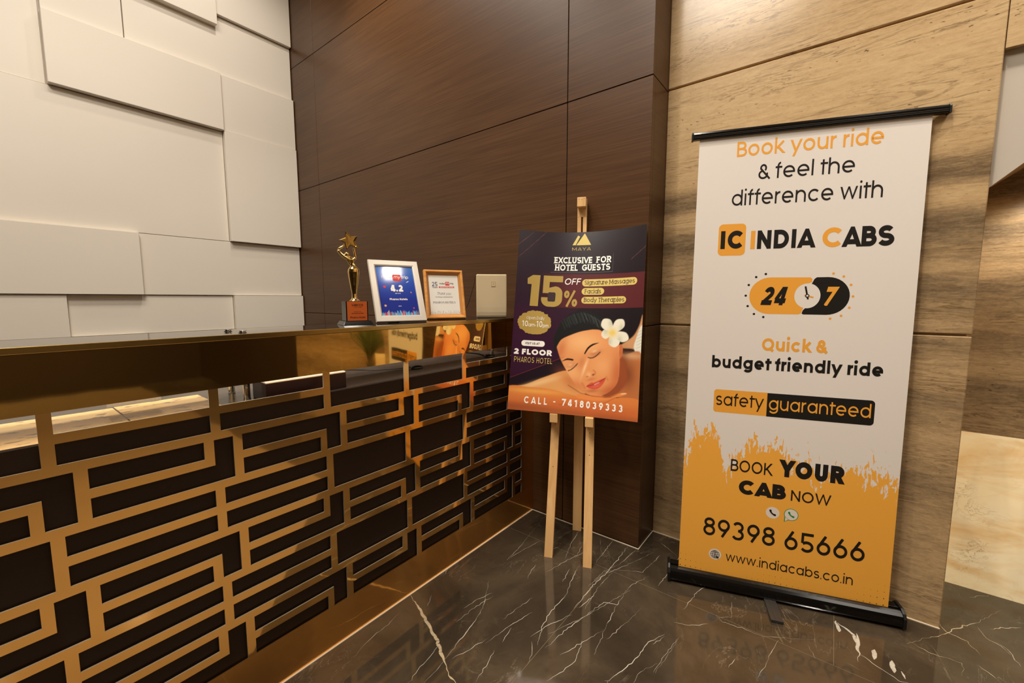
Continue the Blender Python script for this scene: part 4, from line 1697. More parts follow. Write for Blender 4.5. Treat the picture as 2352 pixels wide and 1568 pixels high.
img[:] = s2((27, 18, 23))
paint((66, 26, 60), .5 * blob(.02, .38, .16, .30))
paint((46, 30, 44), .5 * blob(.15, .75, .3, .2))
paint((60, 20, 48), mask([(0, .152), (.254, .268), (.30, .5), (0, .5)], .012, False) * .5)
fade = np.clip((UU - .10) / .16, 0, 1)
paint((94, 36, 40), mask([(.02, .5025), (.60, .5025), (.60, .664), (.02, .672)], .0012, False) * fade * .9)
paint((30, 18, 28), mask([(0, 0), (0, .152), (.254, .268), (.36, .315), (.36, 0)], .0015, False))
# therapist's arm and towel at the right, then the back
paint((205, 150, 104), mask([(.505, .325), (.56, .372), (.585, .42), (.60, .47), (.61, .38), (.61, .31), (.56, .318)], .003))
paint((226, 222, 206), mask([(.5933, .42), (.575, .3667), (.5674, .318), (.5987, .285), (.62, .33), (.62, .42)], .002))
for k in range(6):
    paint((150, 150, 138), stroke([(.578, .32 + k * .014), (.60, .332 + k * .014)], .0014) * .8)
paint((186, 112, 64), mask([(.495, .30), (.53, .290), (.60, .296), (.61, .10), (.48, .112), (.49, .18)], .003))
paint((216, 170, 124), blob(.56, .285, .05, .014) * .8)
paint((112, 52, 30), blob(.545, .20, .035, .06) * .75)
paint((96, 42, 26), blob(.525, .25, .018, .06) * .6)
# upper arm and forearm
paint((222, 158, 96), mask([(-.01, .109), (.0724, .1221), (.1585, .1618), (.2663, .2024), (.30, .165), (.36, .105), (.33, .06), (-.01, .09)], .0015))
paint((238, 196, 140), blob(.14, .135, .10, .012, .35) * .8)
paint((196, 110, 62), blob(.29, .15, .06, .03, -.7) * .7)
paint((218, 128, 66), mask([(-.01, -.01), (-.01, .105), (.10, .112), (.20, .110), (.30, .092), (.40, .082), (.47, .092), (.60, .094), (.61, -.01)], .0015))
paint((196, 98, 52), blob(.30, .040, .32, .03) * .7)
paint((236, 170, 84), blob(.12, .095, .14, .012) * .8)
paint((190, 84, 46), blob(.5, .02, .2, .03) * .5)
paint((170, 70, 40), blob(.05, .015, .12, .03) * .5)
paint((150, 78, 48), mask([(-.01, .034), (.25, .026), (.60, .012), (.61, -.01), (-.01, -.01)], .012, False) * .7)
# hand under the chin
paint((228, 138, 76), mask([(.33, .098), (.41, .099), (.4933, .1129), (.5404, .1215), (.5427, .1139), (.49, .094), (.42, .075), (.33, .08)], .0014))
paint((244, 196, 140), mask([(.52, .1165), (.5404, .1205), (.5415, .1165), (.525, .113)], .001))
paint((120, 52, 30), stroke([(.28, .135), (.34, .103), (.40, .094), (.45, .095), (.478, .098)], .003, .004) * .8)
paint((150, 70, 36), stroke([(.24, .042), (.34, .046), (.44, .062), (.492, .092)], .0022, .003) * .7)
# neck shadow, ear, face
paint((150, 76, 44), mask([(.48, .30), (.52, .28), (.545, .18), (.50, .11), (.44, .10), (.46, .2)], .006))
paint((198, 110, 66), mask([(.49, .30), (.505, .335), (.518, .325), (.517, .285), (.50, .262), (.488, .27)], .0016))
paint((150, 66, 40), blob(.502, .30, .006, .016) * .7)
face = [(.2134, .3212), (.219, .2954), (.237, .252), (.258, .2165), (.2867, .1746), (.3223, .134), (.3529, .1078), (.3965, .0974), (.4453, .1052), (.4819, .1327),
        (.5039, .1692), (.509, .2324), (.505, .2882), (.503, .33), (.488, .36), (.4497, .3929), (.406, .4065), (.363, .399), (.2906, .382), (.2337, .35)]
fm = mask(face, .0014)
paint((224, 148, 92), fm)
paint((240, 182, 122), fm * blob(.33, .34, .09, .05) * .9)
paint((238, 176, 118), fm * blob(.29, .20, .05, .035, -.6) * .75)
paint((236, 172, 114), fm * blob(.435, .235, .05, .04) * .6)
paint((196, 104, 62), fm * blob(.50, .20, .03, .09) * .85)
paint((188, 92, 52), fm * blob(.47, .125, .05, .025, .4) * .8)
paint((200, 112, 66), fm * blob(.235, .30, .022, .05, -.2) * .7)
paint((206, 116, 72), fm * blob(.325, .135, .03, .02, -.7) * .6)
paint((190, 108, 70), fm * blob(.395, .292, .03, .012, .35) * .8)
paint((190, 112, 74), fm * blob(.285, .228, .022, .010, .3) * .75)
paint((236, 190, 140), fm * blob(.392, .300, .014, .007, .35) * .8)
paint((236, 190, 140), fm * blob(.283, .230, .012, .006, .3) * .7)
paint((198, 116, 72), fm * blob(.335, .245, .014, .03, -.3) * .5)
paint((246, 200, 148), fm * blob(.352, .222, .006, .04, -.28) * .9)
paint((242, 186, 128), fm * blob(.372, .19, .012, .012) * .7)
paint((184, 92, 56), fm * stroke([(.392, .212), (.402, .205), (.401, .195), (.392, .188)], .004, .005) * .8)
paint((86, 34, 22), fm * blob(.392, .192, .006, .0035, .4) * .9)
paint((150, 66, 40), fm * blob(.366, .181, .006, .003, .2) * .7)
paint((190, 96, 60), fm * blob(.385, .17, .02, .008, .3) * .5)
# lips
paint((206, 84, 62), mask([(.3655, .1359), (.3857, .1546), (.398, .156), (.4067, .1605), (.4479, .1804), (.4422, .1575), (.4226, .1334), (.3947, .1255)], .0016))
paint((226, 104, 80), blob(.41, .140, .02, .006, .4) * .8)
paint((170, 80, 48), fm * blob(.392, .118, .03, .008, .15) * .6)
paint((172, 84, 52), fm * stroke([(.345, .148), (.358, .128)], .006, .012) * .5)
paint((178, 92, 56), fm * stroke([(.452, .186), (.46, .172)], .004, .01) * .6)
paint((110, 26, 24), stroke([(.366, .1365), (.393, .145), (.413, .152), (.4479, .180)], .0022, .002))
paint((250, 236, 224), stroke([(.400, .146), (.422, .158)], .0016, .002) * .9)
# hair
hair = [(.196, .354), (.2145, .4077), (.241, .4541), (.2836, .4818), (.3277, .488), (.3724, .4796), (.4099, .4614), (.4405, .4289), (.447, .385),
        (.4292, .3879), (.4069, .4), (.3631, .4), (.3196, .3893), (.2693, .3688), (.2337, .3484), (.2157, .318), (.204, .285), (.199, .32)]
hm = mask(hair, .0016)
paint((26, 26, 26), hm)
for k in range(46):
    rn = random.Random(k)
    u = .225 + .0045 * k + rn.uniform(-.004, .004)
    f0 = (u - .225) / .21
    v0 = .440 + .045 * math.sin(math.pi * min(1, f0 * 1.05)) - .01 * f0
    paint((112, 122, 120), hm * stroke([(u, v0), (u + .012, v0 - rn.uniform(.012, .03)), (u + .02, v0 - rn.uniform(.035, .05))], .0012, .0014) * rn.uniform(.08, .42))
# brows and lashes
paint((38, 20, 16), mask([(.3447, .2874), (.351, .303), (.3609, .3190), (.3817, .3345), (.41, .340), (.385, .327), (.366, .312), (.354, .293), (.349, .284)], .0012))
paint((48, 26, 20), mask([(.2413, .2434), (.2624, .2590), (.28, .2605), (.2957, .2575), (.2945, .2505), (.275, .252), (.26, .2505)], .0012))
paint((28, 14, 12), stroke([(.3639, .2703), (.3757, .2675), (.3857, .2690), (.397, .2755), (.4063, .2840), (.4177, .2968)], .0042, .003))
paint((28, 14, 12), stroke([(.2751, .203), (.286, .2065), (.295, .2131), (.306, .2245), (.3166, .2385)], .0038, .003))
for k in range(9):
    a = k / 8
    paint((28, 14, 12), stroke([(.372 + .04 * a, .2685 + .024 * a), (.374 + .042 * a, .262 + .022 * a)], .0010, .001) * .7)
    paint((28, 14, 12), stroke([(.278 + .034 * a, .2045 + .028 * a), (.277 + .036 * a, .197 + .03 * a)], .0010, .001) * .7)
# frangipani flower
for tip, wd in (((.424, .4506), .024), ((.514, .449), .023), ((.419, .376), .020), ((.485, .3224), .024), ((.5416, .360), .022)):
    cx, cy = .468, .388
    dx, dy = tip[0] - cx, tip[1] - cy
    ln = math.hypot(dx, dy)
    ex, ey = dx / ln, dy / ln
    pet = [(cx, cy), (cx + ex * ln * .35 - ey * wd * .8, cy + ey * ln * .35 + ex * wd * .8), (cx + ex * ln * .75 - ey * wd, cy + ey * ln * .75 + ex * wd), (cx + ex * ln, cy + ey * ln),
           (cx + ex * ln * .75 + ey * wd, cy + ey * ln * .75 - ex * wd), (cx + ex * ln * .35 + ey * wd * .8, cy + ey * ln * .35 - ex * wd * .8)]
    mk = mask(pet, .0014)
    paint((234, 228, 208), mk)
    paint((196, 196, 172), mk * blob(cx + ex * ln * .55 + ey * wd * .8, cy + ey * ln * .55 - ex * wd * .8, .012, .02) * .8)
    paint((232, 196, 60), mk * blob(cx, cy, .020, .020) * .95)
# thin rules of the layout
for q in ([(-.01, .795), (.0636, .8715)], [(.003, .7429), (.14, .895)], [(.60, .782), (.535, .727)]):
    paint((150, 84, 80), stroke(q, .0012, .0012) * .7)
paint((160, 60, 66), stroke([(.0037, .1521), (.1541, .2207), (.254, .268)], .0014, .0014) * .8)
bx_ = [(.1565, .765), (.4535, .765), (.4535, .676), (.1565, .676), (.1565, .765)]
paint((120, 104, 108), stroke(bx_, .001, .0012) * .7)

po = thing('spa_poster', o_p, 'curved dark purple spa poster of a resting woman, standing on the pine easel', 'poster')
me = bpy.data.meshes.new('printed_sheet')
vv = [tuple(np.array(PP(gu[i], gv[j], 0)) - np.array(o_p)) for j in range(NV) for i in range(NU)]
ff = [(j * NU + i, j * NU + i + 1, (j + 1) * NU + i + 1, (j + 1) * NU + i) for j in range(NV - 1) for i in range(NU - 1)]
me.from_pydata(vv, [], ff)
me.polygons.foreach_set('use_smooth', [True] * len(ff))
ca = me.color_attributes.new('print', 'FLOAT_COLOR', 'POINT')
ca.data.foreach_set('color', np.concatenate([img.reshape(-1, 3), np.ones((NU * NV, 1))], 1).astype(np.float32).ravel())
t = NT('poster print')
at = t.new('ShaderNodeVertexColor')
at.layer_name = 'print'
t.set(Base_Color=at.outputs[0], Roughness=.32, Specular_IOR_Level=.45)
me.materials.append(t.m)
ps = bpy.data.objects.new('printed_sheet', me)
COL.objects.link(ps)
ps.parent = po
# foam core behind the print
b = MB()
n = 24
for i in range(n):
    u0, u1 = PW * i / n, PW * (i + 1) / n
    b.face([PP(u0, 0, -.004), PP(u0, PH, -.004), PP(u1, PH, -.004), PP(u1, 0, -.004)])
    b.face([PP(u0, 0, 0), PP(u0, 0, -.004), PP(u1, 0, -.004), PP(u1, 0, 0)])
    b.face([PP(u0, PH, 0), PP(u1, PH, 0), PP(u1, PH, -.004), PP(u0, PH, -.004)])
for u in (0, PW):
    b.face([PP(u, 0, 0), PP(u, PH, 0), PP(u, PH, -.004), PP(u, 0, -.004)])
b.build('foam_core', M['paper'], po)


def cut(mb, poly, m, lift=.0006, n=1):
    # follow the curl of the sheet: slice the shape into upright strips
    us = [p[0] for p in poly]
    k = max(1, int((max(us) - min(us)) / .012))
    for i in range(k):
        a = min(us) + (max(us) - min(us)) * i / k
        c = min(us) + (max(us) - min(us)) * (i + 1) / k
        q = clip(clip(poly, a, 1), c, -1)
        if len(q) > 2:
            mb.face([PP(u, v, lift) for u, v in q], m)


PQ = PP
b = MB()
cut(b, [(.2533, .8134), (.2779, .8627), (.2878, .8560), (.2690, .8134)], 0)
cut(b, [(.2720, .8132), (.3097, .8726), (.3437, .8129)], 0)
text(b, 'MAYA', PQ, .253, .7855, .3439, .0160, .055, 0, .0006, track=.14)
b.build('spa_logo', M['paleyellow'], ps)
line('headline_lettering', M['white'], ps, 'EXCLUSIVE  FOR', PQ, .169, .7218, .445, .0310, .150, 0, .0006, serif=.165)
line('headline_lettering', M['white'], ps, 'HOTEL  GUESTS', PQ, .1745, .6852, .4415, .0310, .150, 0, .0006, serif=.165)
line('headline_lettering', M['white'], ps, 'OFF', PQ, .2275, .616, .303, .031, .10, 0, .0006, shear=.15)
b = MB()
cut(b, [(.0520, .6400), (.0760, .6580), (.1110, .6580), (.1085, .5045), (.0700, .5045), (.0722, .6120), (.0535, .6120)], 0)
b.build('discount_figure', M['goldink'], ps)
b = MB()


def qring(cx, cy, r0, r1, a0, a1):
    return arc(cx, cy, r1, r1, a0, a1) + arc(cx, cy, r0, r0, a1, a0)


cut(b, [(.1270, .6270), (.2200, .6270), (.2200, .6580), (.1270, .6580)], 0)
cut(b, [(.1270, .5710), (.1570, .5710), (.1570, .6271), (.1270, .6271)], 0)
cut(b, [(.1569, .5760), (.1850, .5760), (.1850, .6060), (.1569, .5980)], 0)
for q in arc(.1850, .5700, .036, .036, 0, 90)[:0]:
    pass
pr5 = arc(.1850, .5700, .0365, .036, 90, 0)
for k in range(len(pr5) - 1):
    cut(b, [(.1845, .5700), pr5[k], pr5[k + 1]], 0)
cut(b, [(.1890, .5400), (.2215, .5400), (.2215, .5701), (.1890, .5701)], 0)
pr5 = arc(.1800, .5410, .0415, .0365, 0, -90)
for k in range(len(pr5) - 1):
    cut(b, [(.1800, .5410), pr5[k], pr5[k + 1]], 0)
cut(b, [(.1600, .5045), (.1801, .5045), (.1801, .5300), (.1600, .5300)], 0)
pr5 = arc(.1600, .5410, .0385, .0365, -90, -180)
for k in range(len(pr5) - 1):
    cut(b, [(.1600, .5410), pr5[k], pr5[k + 1]], 0)
cut(b, [(.1215, .5409), (.1520, .5409), (.1520, .5500), (.1215, .5500)], 0)
b.build('discount_figure', M['goldink'], ps)
b = MB()
cut(b, [(.1520, .5360), (.1560, .5305), (.1850, .5305), (.1888, .5360), (.1888, .5705), (.1850, .5758), (.1580, .5758), (.1525, .5710)], 0, .0010)
b.build('figure_counter', plain('maroon print', rgb(46, 24, 30), 0.45, var=0.02), ps)
line('discount_figure', M['goldink'], ps, '%', PQ, .230, .5075, .295, .0800, .115, 0, .0006, wty=.10)
for (u0, v0, u1, v1), s, (a, c), bl in (((.313, .6075, .5668, .6425), 'Signature Massages', (.325, .5563), .6165), ((.313, .5665, .4196, .5998), 'Facials', (.3265, .4046), .5735), ((.3145, .5238, .522, .557), 'Body Therapies', (.3248, .5139), .532)):
    b = MB()
    n = 14
    cut(b, rrect(u0, v0, u1, v1, .0165), 0, .0006)
    pill = b.build('treatment_tag', M['paleyellow'], ps)
    b = MB()
    text(b, s, PQ, a, bl, c, .0205, .10, 0, .0012, serif=.13, wty=.06)
    b.build('tag_lettering', M['plum'], pill) if False else b.build('treatment_lettering', M['plum'], ps)
b = MB()
rnd = random.Random(3)
pts = []
for k in range(60):
    a = 2 * math.pi * k / 60
    r = 1 + rnd.uniform(-.05, .05) - (.06 if math.sin(a) > .7 else 0)
    pts.append((.0998 + .078 * r * math.cos(a), .4255 + .060 * r * math.sin(a)))
cut(b, pts, 0, .0008)
b.build('opening_hours_badge', M['goldink'], ps)
line('contact_lettering', M['white'], ps, 'Open Daily', PQ, .0605, .4385, .1455, .0145, .08, 0, .0014, serif=.11, wty=.05)
line('contact_lettering', M['white'], ps, '10', PQ, .0410, .4030, .0690, .0270, .10, 0, .0014)
line('contact_lettering', M['white'], ps, 'am-', PQ, .0715, .4030, .1080, .0170, .10, 0, .0014)
line('contact_lettering', M['white'], ps, '10', PQ, .1090, .4025, .1370, .0290, .10, 0, .0014)
line('contact_lettering', M['white'], ps, 'pm', PQ, .1395, .4020, .1665, .0170, .10, 0, .0014)
line('contact_lettering', M['white'], ps, '2 FLOOR', PQ, .0122, .2665, .1937, .0270, .19, 0, .0006)
line('contact_lettering', M['white'], ps, 'CALL', PQ, .077, .0350, .186, .0325, .14, 0, .0006, track=.30)
line('contact_lettering', M['white'], ps, '-', PQ, .2156, .0400, .2258, .0325, .12, 0, .0006)
line('contact_lettering', M['white'], ps, '7418039333', PQ, .256, .0385, .5315, .0320, .16, 0, .0006, v1=.0345, track=.22)
b = MB()
cut(b, rrect(.0445, .308, .155, .3355, .013), 0, .0006)
b.build('visit_tag', M['white'], ps)
b = MB()
text(b, 'VISIT US AT :', PQ, .061, .3165, .136, .0105, .13, 0, .0012)
b.build('visit_lettering', M['plum'], ps)
b = MB()
text(b, 'PHAROS HOTEL', PQ, .016, .2285, .1965, .0260, .075, 0, .0006, track=.1)
b.build('hotel_lettering', M['paleyellow'], ps)

# ================================================================== ROLL-UP BANNER
K = 1.0132
BW, BH = .7274 * K, 1.7751 * K
o_r = (1.8874 * K, .1206 * K, .065)
PR, ra_, ru_, rn_ = plane_frame(o_r, .3199, .0294, BW, -.0078)


def PB(u, v, l=0.0):
    return PR(u * K, v * K, l)


bn = thing('roll_up_banner', (o_r[0], o_r[1], 0), 'white and orange roll-up banner for a taxi service, standing before the travertine wall', 'banner')
# sheet with the orange brush splash
t = NT('banner sheet')
uvc = t.coord((1, 1, 1), 'UV')
sep = t.new('ShaderNodeSeparateXYZ')
t.link(uvc, sep.inputs[0])
u_, v_ = sep.outputs[0], sep.outputs[1]
env = [(0, .47), (.008, .50), (.014, .455), (.024, .53), (.035, .60), (.055, .57), (.085, .605), (.115, .605), (.135, .56), (.148, .47), (.162, .43), (.175, .47), (.19, .485), (.205, .51),
       (.225, .555), (.26, .57), (.285, .545), (.33, .57), (.36, .545), (.385, .50), (.405, .50), (.42, .49), (.44, .52), (.455, .48), (.49, .44), (.53, .50), (.57, .50), (.62, .49), (.66, .50), (.68, .475), (.7274, .47)]
er = t.ramp(t.math('DIVIDE', u_, .7274), [(a / .7274, (c, c, c)) for a, c in env[:31]])
top = [(0, .02), (.02, .10), (.06, .05), (.13, .02), (.16, .03), (.18, .15), (.195, .04), (.22, .05), (.3, .02), (.4, .08), (.415, .03), (.44, .08), (.47, .09), (.49, .02), (.6, .01), (.62, .08), (.645, .14), (.665, .06), (.685, .16), (.70, .06), (.7274, .07)]
tr_ = t.ramp(t.math('DIVIDE', u_, .7274), [(a / .7274, (c, c, c)) for a, c in top])
n1 = t.noise(t.coord((95, 24, 1), 'UV', rot=(0, 0, -.12)), 1.0, 5, .6, .5)
n2 = t.noise(t.coord((26, 20, 1), 'UV', loc=(4, 2, 0)), 1.0, 5, .65, .6)
d = t.math('SUBTRACT', v_, er)
rough_ = t.math('MULTIPLY', t.math('SUBTRACT', n2, .5), .12)
dd_ = t.math('ADD', d, rough_)
# streaks thin out with height above the solid edge, holes thin out below it
thr = t.math('ADD', .50, t.math('MULTIPLY', t.math('DIVIDE', dd_, t.math('ADD', tr_, .03)), .22))
fac = t.ramp(t.math('ADD', t.math('MULTIPLY', t.math('SUBTRACT', n1, thr), 14.0), .5), [(0.4, (0, 0, 0)), (0.6, (1, 1, 1))])
solid = t.ramp(t.math('ADD', t.math('MULTIPLY', d, 8.0), .9), [(0.35, (1, 1, 1)), (0.36, (0, 0, 0))])
fac = t.math('MAXIMUM', fac, solid)
lim = t.ramp(t.math('SUBTRACT', d, tr_), [(0.02, (1, 1, 1)), (0.03, (0, 0, 0))])
fac = t.math('MULTIPLY', fac, lim)
t.set(Base_Color=t.mix(fac, rgb(228, 220, 212), rgb(242, 172, 66)), Roughness=.42, Specular_IOR_Level=.4)
b = MB()
b.face([PB(0, -.012), PB(.7274, -.012), PB(.7274, 1.7751), PB(0, 1.7751)], 0, [(0, -.012), (.7274, -.012), (.7274, 1.7751), (0, 1.7751)])
sh = b.build('banner_sheet', t.m, bn)
line('orange_lettering', M['orange'], sh, 'Book your ride', PB, .136, 1.6883, .5969, .0562, .104)
line('orange_lettering', M['orange'], sh, 'Quick &', PB, .262, .9385, .4796, .0490, .155)
line('black_lettering', M['ink'], sh, '& feel the', PB, .2137, 1.597, .5188, .0560, .090)
line('black_lettering', M['ink'], sh, 'difference with', PB, .127, 1.5025, .607, .0575, .090)
line('black_lettering', M['ink'], sh, 'budget friendly ride', PB, .0877, .8615, .6517, .0475, .162)
line('black_lettering', M['ink'], sh, 'BOOK', PB, .1779, .4415, .3286, .0490, .100)
line('black_lettering', M['ink'], sh, 'YOUR', PB, .3465, .4440, .5643, .0680, .215)
line('black_lettering', M['ink'], sh, 'CAB', PB, .2115, .3505, .3771, .0590, .205)
line('black_lettering', M['ink'], sh, 'NOW', PB, .3942, .3520, .5261, .0430, .100)
line('black_lettering', M['ink'], sh, '89398', PB, .0892, .1535, .3499, .0770, .104)
line('black_lettering', M['ink'], sh, '65666', PB, .3832, .1520, .6436, .0780, .104, v1=.1545)
line('black_lettering', M['ink'], sh, 'www.indiacabs.co.in', PB, .1788, .0570, .6139, .0380, .088)
b = MB()
shape(b, rrect(.0868, 1.3100, .1828, 1.4328, .016), PB, 0)
lg = b.build('logo_tile', M['orange'], sh)
line('company_logo', [M['ink'], M['orange']], sh, 'IC', PB, .0955, 1.3365, .1725, .0700, .185, 0, .00045)
line('company_logo', [M['ink'], M['orange']], sh, 'I', PB, .2008, 1.3330, .2160, .0700, .185, 1)
line('company_logo', [M['ink'], M['orange']], sh, 'NDIA', PB, .2235, 1.3328, .4164, .0705, .175, 0)
line('company_logo', [M['ink'], M['orange']], sh, 'C', PB, .4362, 1.3322, .4945, .0715, .165, 1)
line('company_logo', [M['ink'], M['orange']], sh, 'ABS', PB, .4965, 1.3315, .6511, .0725, .175, 0)
# round the clock badge
b = MB()
lc = [(.4073, 1.2222)] + [(.278 + .0705 * math.cos(R(a)), 1.1525 + .0705 * math.sin(R(a))) for a in range(90, 271, 10)] + [(.376, 1.0823), (.384, 1.086), (.3905, 1.106)]
lc += [(.4012 + .042 * math.cos(R(a)), 1.153 + .047 * math.sin(R(a))) for a in range(256, 76, -10)] + [(.4135, 1.205), (.4140, 1.216)]
shape(b, lc, PB, 1, .00015)
rc = [(.4280, 1.2222), (.4205, 1.216), (.4125, 1.197)]
rc += [(.4012 + .042 * math.cos(R(a)), 1.153 + .047 * math.sin(R(a))) for a in range(74, -106, -10)] + [(.390, 1.098), (.3865, 1.086), (.392, 1.0823)]
rc += [(.464 + .0700 * math.cos(R(a)), 1.1525 + .0702 * math.sin(R(a))) for a in range(-90, 91, 10)]
shape(b, rc, PB, 0, .00015)
text(b, '24', PB, .2475, 1.1168, .3270, .0700, .185, 0, .0005, shear=.22)
text(b, '7', PB, .4500, 1.1162, .4860, .0705, .185, 1, .0005, shear=.22)
for i, (u, v) in enumerate([(.2598, 1.2361), (.2275, 1.2246), (.2035, 1.1941), (.1951, 1.1525), (.204, 1.1115), (.2275, 1.0809), (.2603, 1.0696), (.4788, 1.2353), (.5111, 1.2243), (.5351, 1.1936), (.5437, 1.1514), (.5352, 1.11), (.512, 1.0799), (.4788, 1.0684)]):
    shape(b, circle(u, v, .0044, 14), PB, 0 if i < 7 else 1, .00015)


def seg(mb, p, q, wd, m, l):
    d = np.array(q) - np.array(p)
    nn = np.array([-d[1], d[0]]) / np.hypot(*d) * wd / 2
    shape(mb, [tuple(np.array(p) - nn), tuple(np.array(q) - nn), tuple(np.array(q) + nn), tuple(np.array(p) + nn)], PB, m, l)


seg(b, (.4040, 1.140), (.3935, 1.1885), .0058, 0, .0005)
seg(b, (.392, 1.1555), (.421, 1.1475), .0052, 1, .00045)
shape(b, circle(.4012, 1.153, .0068), PB, 0, .0006)
shape(b, circle(.4012, 1.153, .0036), PB, 2, .0008)
b.build('clock_badge', [M['ink'], M['orange'], M['banner_white']], sh)
b = MB()
q = rrect(.1018, .6793, .34, .7726, .011)
shape(b, [(min(u, .2917), v) for u, v in q], PB, 1, .00015)
b.build('slogan_box', [M['ink'], M['orange']], sh)
b = MB()
q = rrect(.25, .6781, .6366, .7718, .013)
shape(b, [(max(u, .2917), v) for u, v in q], PB, 0, .00015)
b.build('slogan_box', [M['ink'], M['orange']], sh)
line('slogan_lettering', M['ink'], sh, 'safety', PB, .1105, .7080, .2810, .0500, .088, 0, .00045)
line('slogan_lettering', M['orange'], sh, 'guaranteed', PB, .2990, .7060, .6260, .0500, .088, 0, .00045)
# phone, chat and globe symbols
b = MB()


def handset(mb, u, v, s, m, l):
    pts = []
    for a in np.linspace(R(188), R(262), 9):
        pts.append((u + .9 * s + 1.75 * s * math.cos(a), v + .9 * s + 1.75 * s * math.sin(a)))
    for a in np.linspace(R(262), R(188), 9):
        pts.append((u + .9 * s + 1.30 * s * math.cos(a), v + .9 * s + 1.30 * s * math.sin(a)))
    shape(mb, pts, PB, m, l)
    for du, dv, rot in ((-.62, .62, .25), (.62, -.62, 1.3)):
        c, s_ = math.cos(rot), math.sin(rot)
        shape(mb, [(u + (du + (x * c - y * s_)) * s, v + (dv + (x * s_ + y * c)) * s) for x, y in rrect(-.30, -.34, .30, .34, .14, 4)], PB, m, l)


shape(b, circle(.3359, .2918, .0238, 32), PB, 0, .00015)
handset(b, .3359, .2918, .0125, 1, .0005)
b.build('phone_symbol', [M['banner_white'], M['ink'], M['green']], sh)
b = MB()
shape(b, circle(.3994, .2950, .0245, 32), PB, 2, .00015)
shape(b, [(.3760, .2625), (.3775, .285), (.392, .272)], PB, 2, .00015)
shape(b, circle(.3994, .2950, .0222, 32), PB, 0, .00045)
shape(b, [(.3795, .2660), (.3805, .284), (.392, .275)], PB, 0, .00045)
handset(b, .3994, .2950, .0118, 2, .0006)
b.build('chat_symbol', [M['banner_white'], M['ink'], M['green']], sh)
b = MB()
shape(b, circle(.1383, .0762, .0235, 32), PB, 0, .00015)
for s in (1, .5, .04):
    pts = [(.1383 + .0162 * s * math.cos(a), .0762 + .0162 * math.sin(a)) for a in np.linspace(0, 2 * math.pi, 33)]
    for i in range(32):
        if np.hypot(pts[i][0] - pts[i + 1][0], pts[i][1] - pts[i + 1][1]) > 1e-5:
            seg(b, pts[i], pts[i + 1], .0016, 1, .0005)
for dv, hw in ((-.0085, .0137), (0, .0162), (.0085, .0137)):
    seg(b, (.1383 - hw, .0762 + dv), (.1383 + hw, .0762 + dv), .0016, 1, .0005)
shape(b, [(.1430, .0735), (.1445, .0595), (.1480, .0625), (.1500, .0575), (.1518, .0583), (.1500, .0632), (.1540, .0640)], PB, 1, .0008)
b.build('globe_symbol', [M['banner_white'], M['ink'], M['green']], sh)
b = MB()
for i in range(7):
    for j in range(4):
        r = .0021 - .00022 * i - .0004 * j
        if r > .0005:
            shape(b, circle(.0062 + i * .0203, .0015 + j * .0255, r, 10), PB, 0, .00015)
            shape(b, circle(.7121 - i * .0203, .0030 + j * .0255, r, 10), PB, 0, .00015)
for i in range(-6, 7):
    for j in range(2):
        r = .0017 - .00018 * abs(i) - .0005 * j
        if r > .0004:
            shape(b, circle(.36 + i * .0203, .004 + j * .0255, r, 10), PB, 0, .00015)
b.build('dot_pattern', M['ink'], sh)
# top rail
b = MB()
prof = [(.010, -.004), (.010, .016), (.006, .024), (-.004, .024), (-.010, .018), (-.010, -.004)]
b.extrude(prof, lambda t_, l, v: PR(t_, BH + v - .004, l), -.024, BW + .040)
rl = b.build('top_rail', M['black_gloss'], bn, bevel=.0015)
b = MB()
for v in (.002, .007):
    b.extrude([(.0095, v), (.0108, v), (.0108, v + .0016), (.0095, v + .0016)], lambda t_, l, vv_: PR(t_, BH + vv_ - .004, l), -.022, BW + .038)
b.build('rail_rib', M['grey_dark'], rl)
b = MB()
prof = [(-.012, -.006), (-.012, .020), (-.006, .026), (.006, .026), (.0115, .018), (.0115, -.006)]
for t0, t1 in ((-.030, -.0235), (BW + .0395, BW + .046)):
    bb = MB()
    bb.extrude(prof, lambda t_, l, v: PR(t_, BH + v - .004, l), t0, t1)
    bb.build('end_cap', M['black'], rl, bevel=.001)
# cassette base
c0b = V3((o_r[0], o_r[1], 0))
nf = V3((rn_.x, rn_.y, 0)).normalized()
sd = V3((-nf.y * -1, nf.x * -1, 0))
sd = V3((math.sin(.3199), -math.cos(.3199), 0))


def PC(t_, l, z):
    return c0b + sd * (t_ - BW / 2) + nf * l + V3((0, 0, z))


prof = [(.030, .012), (.033, .020), (.033, .040), (.030, .052), (.022, .060), (.012, .064), (.004, .064), (.004, .058), (-.004, .058), (-.004, .066), (-.035, .066), (-.050, .052), (-.052, .012)]
b = MB()
b.extrude(prof, PC, -.034, BW + .034)
cs = b.build('cassette', M['black_gloss'], bn, bevel=.001)
for t0, t1 in ((-.044, -.0335), (BW + .0335, BW + .044)):
    bb = MB()
    bb.extrude([(.036, .006), (.036, .046), (.026, .062), (.008, .072), (-.038, .072), (-.055, .055), (-.055, .006)], PC, t0, t1)
    bb.build('side_cap', M['black'], cs, bevel=.002)
# swing-out feet and the pole behind
for sgn in (1, -1):
    b = MB()
    u = BW * .5 - .025 + (.0 if sgn > 0 else .12)
    b.obox(PC(u, sgn * .062, .0068), sd * .021, nf * .085, V3((0, 0, .005)))
    if sgn > 0:
        b.obox(PC(u, .062, .0122), sd * .006, nf * .083, V3((0, 0, .0008)))
    b.build('foot', M['grey_dark'] if sgn > 0 else M['black'], bn, bevel=.003) if sgn > 0 else None
b = MB()
b.tube([PC(BW / 2, -.02, .06), PR(BW / 2, BH - .01, -.013)], .006, 12)
b.build('pole', M['chrome'], bn, smooth=True)

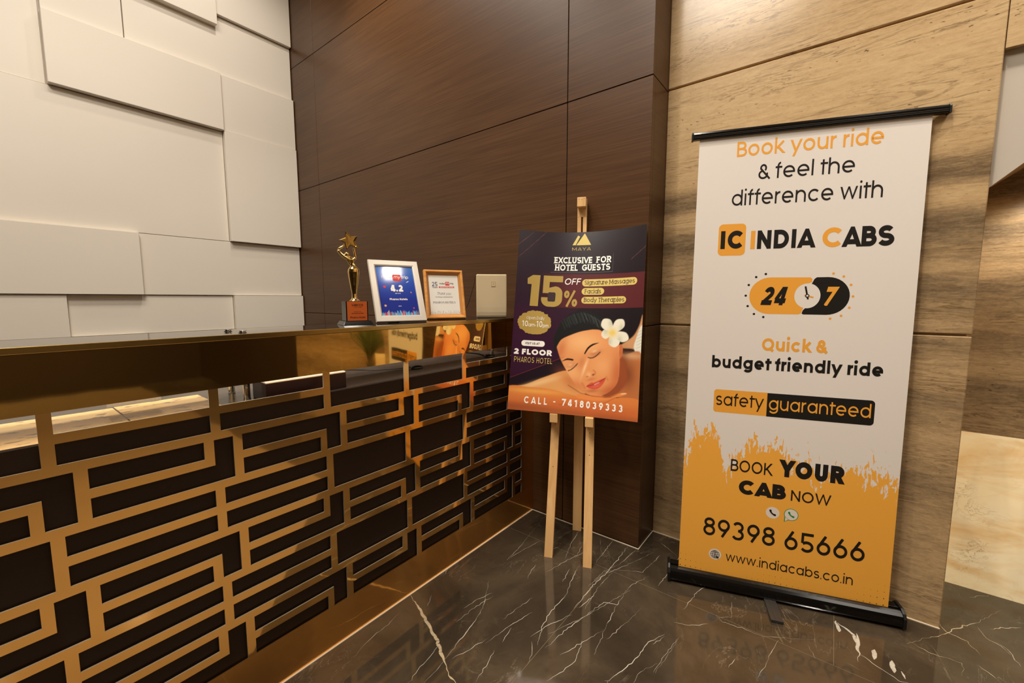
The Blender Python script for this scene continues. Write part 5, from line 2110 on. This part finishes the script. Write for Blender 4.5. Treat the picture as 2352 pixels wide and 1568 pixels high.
# ================================================================== PALM IN THE NICHE (seen in the brass)
pm = thing('potted_palm', (2.29, -.80, 0), 'potted palm in the lit marble niche, seen mirrored in the brass counter front', 'plant')
b = MB()
b.lathe([(.001, 0.001), (.09, .001), (.10, .02), (.125, .24), (.13, .26), (.118, .262), (.112, .235), (.001, .23)], (2.29, -.80, 0), 28)
b.build('pot', M['pot'], pm, smooth=True)
b = MB()
b.lathe([(.001, .2305), (.110, .2306), (.001, .236)], (2.29, -.80, 0), 20)
b.build('soil', M['soil'], pm)
b = MB()
b.tube([(2.29, -.80, .22), (2.282, -.798, .45), (2.27, -.80, .62), (2.27, -.80, .70)], [.024, .02, .024, .016], 12)
rnd = random.Random(2)
for k in range(26):
    a = rnd.uniform(0, 6.28)
    z = rnd.uniform(.45, .68)
    p = V3((2.273 + .024 * math.cos(a), -.80 + .024 * math.sin(a), z))
    b.tube([p, p + V3((.03 * math.cos(a), .03 * math.sin(a), .05))], [.005, .002], 5)
b.build('trunk', M['stem'], pm)
for k in range(20):
    a = 2 * math.pi * k / 20 + rnd.uniform(-.15, .15)
    ln = rnd.uniform(.28, .52)
    tilt = rnd.uniform(.15, .80)
    b = MB()
    path = []
    for i in range(9):
        s = i / 8
        r = ln * (tilt * s + .22 * s * s)
        r = min(r, .21)
        path.append(V3((min(2.44, 2.27 + r * math.cos(a)), min(-.62, -.80 + r * math.sin(a)), .66 + ln * s * (1 - .2 * s))))
    b.tube(path, [.006 * (1 - .8 * i / 8) for i in range(9)], 5)
    sidev = V3((-math.sin(a), math.cos(a), 0))
    outv = V3((math.cos(a), math.sin(a), 0))
    for i in range(1, 17):
        s = i / 17
        q = s * 8
        p = path[int(q)].lerp(path[min(8, int(q) + 1)], q - int(q))
        for sg in (-1, 1):
            tip = p + sidev * sg * .06 * (1 - .5 * s) + V3((0, 0, .07)) + outv * .012
            m_ = (p + tip) / 2 + V3((0, 0, .012))
            wv = V3((0, 0, .007))
            b.face([p, m_ - wv, tip, m_ + wv])
    b.build('frond', M['leaf'], pm)
